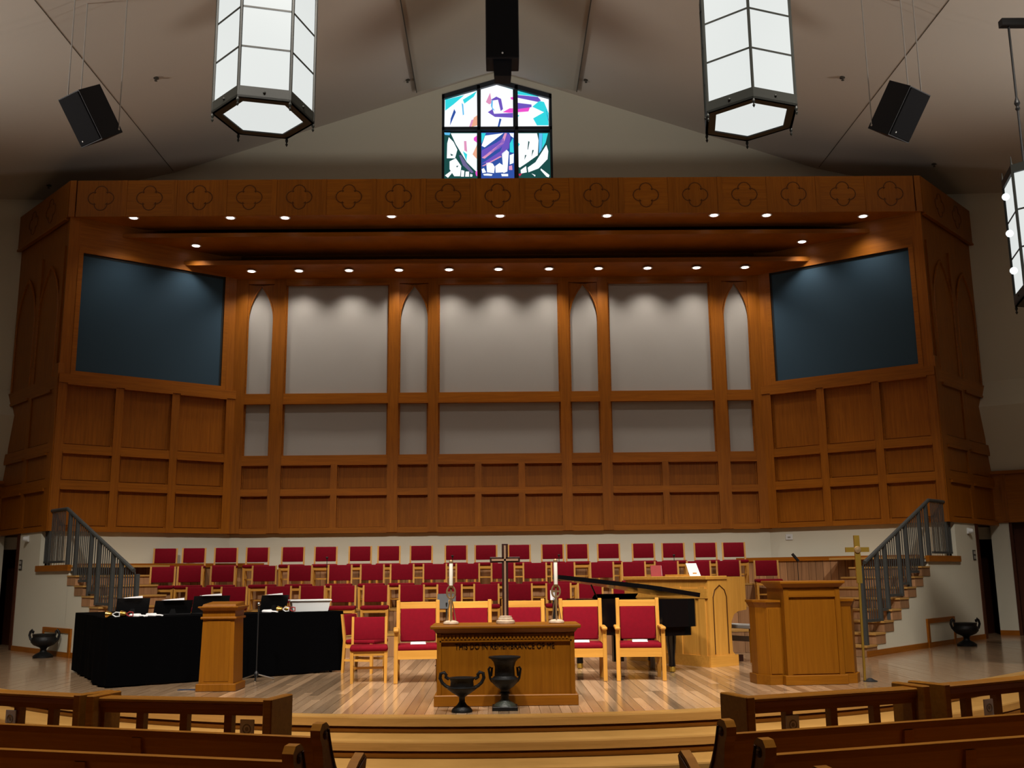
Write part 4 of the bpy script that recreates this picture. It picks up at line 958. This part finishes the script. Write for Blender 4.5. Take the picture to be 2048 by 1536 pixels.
ob('desk', MB().hexa([(-.14, -.02, .86), (.14, -.02, .86), (.14, .0, .86), (-.14, .0, .86), (-.14, .06, 1.08), (.14, .06, 1.08), (.14, .08, 1.08), (-.14, .08, 1.08)]), 'black_metal', t)
for k in range(3):
    a = k*2*PI/3+.4; ob('leg', MB().tube([(0, 0, .15), (math.cos(a)*.22, math.sin(a)*.22, .012)], .010, 6), 'black_metal', t)

# ------------------------------------------------------------------ wall fittings
for s, px, py, qx, qy in ((-1, 57, 1078, 42, 1130), (1, 1935, 1062, 1948, 1110)):
    a, b = (-DS[0], DS[1]), (-OC[0], OC[1])
    if s > 0: a, b = DS, OC
    where = 'pulpit' if s > 0 else 'draped tables'
    for (x, y), nm in (((px, py), 'wall_sensor'), ((qx, qy), 'switch_plate')):
        p = onP(x, y, a, b); rz = s*math.atan2(DU.y, DU.x)
        if nm == 'wall_sensor':
            t = thing(nm, 'small white wall lamp high on the stair wall behind the '+where, 'wall lamp', p, rz)
            ob('back_plate', MB().rbox(-.06, .06, -.03, .0, -.06, .06, .01, 1), 'white_plastic', t)
            ob('hood', MB().lathe([(.055, 0), (.05, .05), (.03, .08)], 14).tf(lambda v: Vector((v.x, -v.z-.03, v.y))), 'white_plastic', t)
        else:
            t = thing(nm, 'dark framed switch plate on the stair wall behind the '+where, 'switch', p, rz)
            ob('plate', MB().rbox(-.075, .075, -.015, .0, -.10, .10, .004, 1), 'plate_dark', t)
            for z in (-.045, .045):
                for x_ in (-.03, .03): ob('switch', B(x_-.018, x_+.018, -.022, -.015, z-.03, z+.03), 'plate_grey', t)
p = onP(1577, 1074, BC, OC)
t = thing('thermostat', 'small white control plate on the cream wall under the oak panelling', 'switch', (p.x+CN.x*-.05, p.y-CN.y*.05, p.z), math.atan2(CU.y, CU.x))
ob('plate', MB().rbox(-.075, .075, -.02, 0, -.06, .06, .006, 1), 'white_plastic', t); ob('dial', B(-.03, .03, -.027, -.02, -.02, .01), 'plate_grey', t)

# ------------------------------------------------------------------ hanging things
def lantern(c, ztop, rot, label, bar, bulbs=False):
    # c = centre of the bottom ring
    t = thing('lantern', label, 'lantern', c, rot, 'hexagonal hanging lanterns')
    R, PH = .54, .47; H = .13+3*PH
    V = [(math.cos(k*PI/3), math.sin(k*PI/3)) for k in range(6)]
    for k in range(6):
        a, b = V[k], V[(k+1) % 6]
        mk = lambda r0, r1, z0, z1: MB().hexa([(a[0]*r0, a[1]*r0, z0), (b[0]*r0, b[1]*r0, z0), (b[0]*r1, b[1]*r1, z0), (a[0]*r1, a[1]*r1, z0), (a[0]*r0, a[1]*r0, z1), (b[0]*r0, b[1]*r0, z1), (b[0]*r1, b[1]*r1, z1), (a[0]*r1, a[1]*r1, z1)])
        ob('bottom_ring', mk(R+.02, R-.10, 0, .025), 'lantern_metal', t); ob('ring_band', mk(R+.02, R-.01, .0, .13), 'lantern_metal', t)
        ob('top_ring', mk(R+.02, R-.05, H, H+.10), 'lantern_metal', t)
        for q in range(3):
            ob('pane', mk(R-.006, R-.016, .13+q*PH+.006, .13+(q+1)*PH-.006), 'lantern_glass', t)
            if q: ob('glazing_bar', mk(R+.002, R-.02, .13+q*PH-.01, .13+q*PH+.01), 'lantern_metal', t)
        ob('post', MB().tube([(a[0]*(R+.004), a[1]*(R+.004), .02), (a[0]*(R+.004), a[1]*(R+.004), H)], .018, 6), 'lantern_metal', t)
        ob('finial', MB().lathe([(.004, -.10), (.016, -.075), (.007, -.06), (.018, -.03), (.012, 0), (.012, .02)], 8, a[0]*(R+.005), a[1]*(R+.005)), 'lantern_metal', t)
        ob('stud', MB().ball(((a[0]+b[0])/2*(R+.024), (a[1]+b[1])/2*(R+.024), .07), .016, 8), 'lantern_metal', t)
        ob('top_finial', MB().lathe([(.016, 0), (.01, .03), (.004, .11)], 8, a[0]*(R+.005), a[1]*(R+.005), H+.10), 'lantern_metal', t)
    ob('bottom_diffuser', MB().pz([(a*(R-.09), b*(R-.09)) for a, b in V], .015, .022), 'lantern_glass', t)
    ob('top_plate', MB().pz([(a*(R-.04), b*(R-.04)) for a, b in V], H+.02, H+.04), 'lantern_metal', t)
    hz = ztop-c[2]
    if bar:
        cr = Matrix.Rotation(-rot, 4, 'Z'); zb_ = SPZ-c[2]
        f = lambda v: cr@v
        for x in (-.30, .30):
            ob('rod', MB().tube([f(Vector((x, 0, H+.03))), f(Vector((x, 0, zb_)))], .014, 8), 'black_metal', t)
            ob('turnbuckle', MB().lathe([(.014, -.08), (.03, -.05), (.018, -.02), (.036, .02), (.03, .05), (.014, .10)], 10, x*math.cos(-rot), x*math.sin(-rot), H+.95), 'black_metal', t)
        ob('spreader_bar', B(-.40, .40, -.05, .05, zb_-.02, zb_+.07).tf(f), 'black_metal', t)
        ob('stem', MB().tube([(0, 0, zb_), (0, 0, hz)], .025, 8), 'black_metal', t)
    else:
        ob('rod', MB().tube([(0, 0, H), (0, 0, hz)], .02, 8), 'black_metal', t)
        ob('canopy_rose', MB().lathe([(.12, hz-.06), (.12, hz), (.02, hz-.08)], 16), 'black_metal', t)
    if bulbs:
        for k in range(3): ob('side_bulb', MB().ball((-(R+.03)*math.cos(rot), (R+.03)*math.sin(rot), .13+PH*(k+.45)), .045), 'bulb_glow', t, smooth=True)
    return t
c = onY(527, 234, 10.5); lantern((c.x, c.y, c.z-.02), ceilA(c.x)-.01, math.radians(14), 'glowing white hexagonal lantern hanging over the draped-table side of the platform', False)
c = onY(1500, 238, 10.5); lantern((c.x, c.y, c.z-.02), ceilA(c.x)-.01, math.radians(20), 'glowing white hexagonal lantern hanging over the organ side of the platform', False)
q3 = onY(2040, 596, 11.6); q4 = onY(2025, 50, 11.6); SPZ = q4.z
lantern((q3.x+.53, 11.6, q3.z), ceilA(q3.x+.53)-.01, math.radians(14), 'glowing white hexagonal lantern hung from a spreader bar by the side wall', True, True)

def speaker(p, mat4, label, w, h, d, chains):
    t = thing('loudspeaker', label, 'loudspeaker', p)
    rot = mat4.to_3x3()
    f = lambda v: rot@v
    ob('cabinet', MB().hexa([(-w*.47, d, -h/2), (w*.47, d, -h/2), (w/2, 0, -h/2), (-w/2, 0, -h/2), (-w*.47, d, h/2), (w*.47, d, h/2), (w/2, 0, h/2), (-w/2, 0, h/2)]).tf(f), 'speaker_black', t)
    ob('grille', MB().rbox(-w/2+.015, w/2-.015, -.02, .002, -h/2+.015, h/2-.015, .01, 1).tf(f), 'speaker_face', t)
    ob('badge', MB().lathe([(.014, 0), (.012, .006)], 10).tf(lambda v: f(Vector((v.x-w*.28, -.021-v.z, v.y-h*.40)))), 'white_plastic', t)
    for x, y, z in chains:
        a = f(Vector((x*w, y*d, z*h))); hz = ceilA(p[0]+a.x)-p[2]
        ob('eye_bolt', MB().ball(a, .02, 8), 'cable_grey', t)
        ob('suspension_chain', MB().tube([a, Vector((a.x, a.y, hz))], .011, 6), 'cable_grey', t)
    return t
p = onY(1819, 230, 15)
for s in (-1, 1):
    Ms = Matrix.Rotation(s*.63, 4, 'Z')@Matrix.Rotation(.61, 4, 'X')
    speaker((s*p.x, 15, p.z), Ms, 'black loudspeaker hung by chains on the '+('pulpit' if s > 0 else 'draped-table')+' side of the vault', .57, .80, .44, ((s*.35, .9, .5), (s*.35, .3, .5), (-s*.46, .9, -.42)))
p = onY(1005, 116, 15)
t = thing('loudspeaker', 'tall black loudspeaker column hanging in front of the stained glass window', 'loudspeaker', (p.x, 15, p.z))
ob('cabinet', MB().rbox(-.27, .27, 0, .45, 0, 1.45, .01, 1), 'speaker_black', t)
ob('grille', MB().rbox(-.255, .255, -.02, .0, .015, 1.43, .006, 1), 'speaker_face', t)
ob('badge', MB().lathe([(.016, 0), (.014, .006)], 10).tf(lambda v: Vector((v.x, -.02-v.z, v.y+.08))), 'white_plastic', t)
ob('lower_cabinet', MB().hexa([(-.14, .08, -.27), (.14, .08, -.27), (.13, .35, -.27), (-.13, .35, -.27), (-.15, .05, 0), (.15, .05, 0), (.14, .35, 0), (-.14, .35, 0)]), 'speaker_black', t)
for x in (-.2, .2): ob('suspension_rod', MB().tube([(x, .2, 1.45), (x, .2, 12.76-p.z+.04)], .012, 6), 'cable_grey', t)

# sprinkler heads
for (px, py), lab in (((312, 156), 'brown sprinkler head in the vault between lantern and loudspeaker on the draped-table side'), ((98, 371), 'sprinkler head above the canopy end on the draped-table side'), ((815, 160), 'sprinkler head beside the ridge panel edge on the draped-table side'), ((1172, 160), 'sprinkler head beside the ridge panel edge on the pulpit side'), ((1685, 155), 'brown sprinkler head in the vault between lantern and loudspeaker on the pulpit side'), ((1868, 328), 'sprinkler head above the canopy end on the pulpit side')):
    d = ray(px, py); t1 = (ceilA(0)-CAM.z)/(d.z+.336*abs(d.x)); q = CAM+d*t1
    if abs(q.x) > 7.38:
        k = ceilA(7.38)+.22*7.38; q = CAM+d*((k-CAM.z)/(d.z+.22*abs(d.x)))
    t = thing('sprinkler_head', lab, 'sprinkler', q)
    ob('escutcheon', MB().lathe([(.05, .02), (.055, -.012), (.02, -.02)], 14), 'plate_dark', t)
    ob('head', MB().lathe([(.012, -.015), (.01, -.05), (.03, -.055), (.03, -.06)], 10), 'plate_dark', t)

# ------------------------------------------------------------------ pew fronts and pews
def front_screen(P, Q, label, cards=(), nb=5):
    P = Vector((P[0], P[1], 0)); Q = Vector((Q[0], Q[1], 0)); u = Q-P; L = u.length; a = math.atan2(u.y, u.x)
    t = thing('modesty_screen', label, 'screen', (P.x, P.y, NAVE), a)
    H = .95
    ob('top_cap', MB().rbox(0, L, -.06, .10, H-.03, H, .008, 1), 'pew_wood', t)
    ob('moulding', MB().hexa([(.0, -.03, H-.07), (L, -.03, H-.07), (L, .07, H-.07), (0, .07, H-.07), (0, -.055, H-.03), (L, -.055, H-.03), (L, .09, H-.03), (0, .09, H-.03)]), 'pew_wood', t)
    ob('top_rail', B(0, L, -.02, .05, H-.11, H-.07), 'pew_wood', t)
    ob('bottom_rail', B(0, L, -.02, .05, .28, .38), 'pew_wood', t)
    ob('bottom_panel', B(0, L, .005, .03, .04, .28), 'pew_wood', t)
    for i in range(nb+1):
        x = min(L-.03, max(.03, L*i/nb)); ob('baluster', B(x-.03, x+.03, -.015, .045, .38, H-.11), 'pew_wood', t)
    for x in (0, L): ob('end_panel', MB().rbox(x-.035, x+.035, -.12, .22, 0, H+.02, .008, 1), 'pew_wood', t)
    for x in cards:
        k = ob('card', MB().rbox(x-.055, x+.055, -.032, -.02, H-.27, H-.135, .003, 1), 'paper', t, label='white card with a grey round emblem')
        ob('emblem', MB().tube([(x+.030*math.cos(q), -.033, H-.20+.030*math.sin(q)) for q in [2*PI*i/16 for i in range(16)]], .005, 5, closed=True), 'plate_grey', k)
        ob('emblem_core', MB().lathe([(.014, 0), (.012, .003)], 12).tf(lambda v: Vector((v.x+x, -.032-v.z, v.y+H-.20))), 'plate_grey', k)
    return t
zr = NAVE+.95
a, b = onZ(550, 1400, zr), onZ(200, 1393, zr)
front_screen(b, a, 'oak pew front with open balusters before the pedestal, ending at the centre aisle', (1.24,), 4)
c = onZ(178, 1391, zr); d = (b-a).normalized(); d = Vector((d.x*math.cos(-.18)-d.y*math.sin(-.18), d.x*math.sin(-.18)+d.y*math.cos(-.18), 0))
front_screen(c+d*2.2, c, 'oak pew front with open balusters before the crosswise draped table', (1.42,), 6)
a, b = onZ(1482, 1396, zr), onZ(1830, 1374, zr)
front_screen(a, b, 'oak pew front with open balusters before the pulpit, ending at the centre aisle', (.40,), 4)
c = onZ(1868, 1371, zr); d = (b-a).normalized(); d = Vector((d.x*math.cos(.14)-d.y*math.sin(.14), d.x*math.sin(.14)+d.y*math.cos(.14), 0))
front_screen(c, c+d*2.2, 'oak pew front with open balusters beyond the pulpit towards the side wall', (.58,), 6)

def pew(P, dirv, sgn, L, label):
    # P = aisle end of the back rail; sgn = +1 when the pew runs to the right of the aisle
    a = math.atan2(dirv.y, dirv.x) if sgn > 0 else math.atan2(-dirv.y, -dirv.x)
    t = thing('pew', label, 'pew', (P.x, P.y, NAVE), a)
    X = lambda x0, x1: (x0, x1) if sgn > 0 else (-x1, -x0)
    def bx(name, x0, x1, *r, mat='pew_wood', **k): x0, x1 = X(x0, x1); return ob(name, B(x0, x1, *r), mat, t, **k)
    bx('top_cap', 0, L, -.035, .025, .845, .885, mat='pew_wood')
    x0, x1 = X(0, L)
    ob('backrest', MB().hexa([(x0, .09, .42), (x1, .09, .42), (x1, .11, .42), (x0, .11, .42), (x0, -.02, .85), (x1, -.02, .85), (x1, .005, .85), (x0, .005, .85)]), 'pew_wood', t)
    bx('seat', 0, L, .08, .52, .42, .45); bx('seat_rail', 0, L, .48, .51, .34, .42)
    for k in range(1, int(L/1.25)+1):
        xx0, xx1 = X(k*1.25-.035, k*1.25+.035)
        ob('support', MB().hexa([(xx0, .06, 0), (xx1, .06, 0), (xx1, .10, 0), (xx0, .10, 0), (xx0, -.035, .84), (xx1, -.035, .84), (xx1, .0, .84), (xx0, .0, .84)]), 'pew_wood', t)
    bx('book_rack', .5, L, -.12, .02, .50, .52); bx('book_rack_front', .5, L, -.13, -.115, .50, .60)
    prof = [(.06, 0), (.46, 0), (.46, .08), (.42, .14), (.42, .36), (.47, .50), (.54, .60), (.56, .68), (.52, .715), (.45, .675), (.36, .60), (.27, .585), (.19, .63), (.135, .72), (.085, .82), (.06, .90), (.045, .945), (.01, .97), (-.04, .965), (-.065, .93), (-.06, .88), (-.035, .84), (.0, .6), (.03, .3)]
    e0, e1 = X(-.055, .01)
    e = ob('end_panel', MB().px(prof, e0, e1), 'pew_wood', t)
    fx = -.058 if sgn > 0 else .058
    ob('end_scroll', MB().tube([(fx, y, z) for y, z in ((.03, .93), (.06, .84), (.105, .72), (.16, .62), (.25, .555), (.36, .565), (.46, .64), (.53, .68))], .008, 6), 'incised_line', e)
    ob('rosette', MB().lathe([(.028, 0), (.012, .008)], 10).tf(lambda v: Vector((fx-(v.z if sgn > 0 else -v.z), v.x, v.y+.90))), 'incised_line', e)
    f0, f1 = X(L-.01, L+.05); ob('end_panel', MB().px(prof, f0, f1), 'pew_wood', t)
zp = NAVE+.885
def pl(i, a, b, sgn, L, lab):
    A = onZ(*a, zp); Bv = onZ(*b, zp); d = (Bv-A).normalized(); pew(A, d, sgn, L, lab); return A, d
A, d = pl(0, (634, 1474), (0, 1447), -1, 4.2, 'oak pew nearest the platform on the pedestal side of the aisle')
A2, d2 = pl(1, (579, 1522), (0, 1497), -1, 4.2, 'second oak pew from the platform on the pedestal side of the aisle')
pew(A2+(A2-A)*.95, d2, -1, 4.0, 'third oak pew from the platform on the pedestal side of the aisle')
A, d = pl(0, (1459, 1467), (2048, 1427), 1, 4.2, 'oak pew nearest the platform on the pulpit side of the aisle')
A2, d2 = pl(1, (1537, 1509), (2048, 1472), 1, 4.2, 'second oak pew from the platform on the pulpit side of the aisle')
pew(A2+(A2-A)*1.12, d2, 1, 4.0, 'third oak pew from the platform on the pulpit side of the aisle')
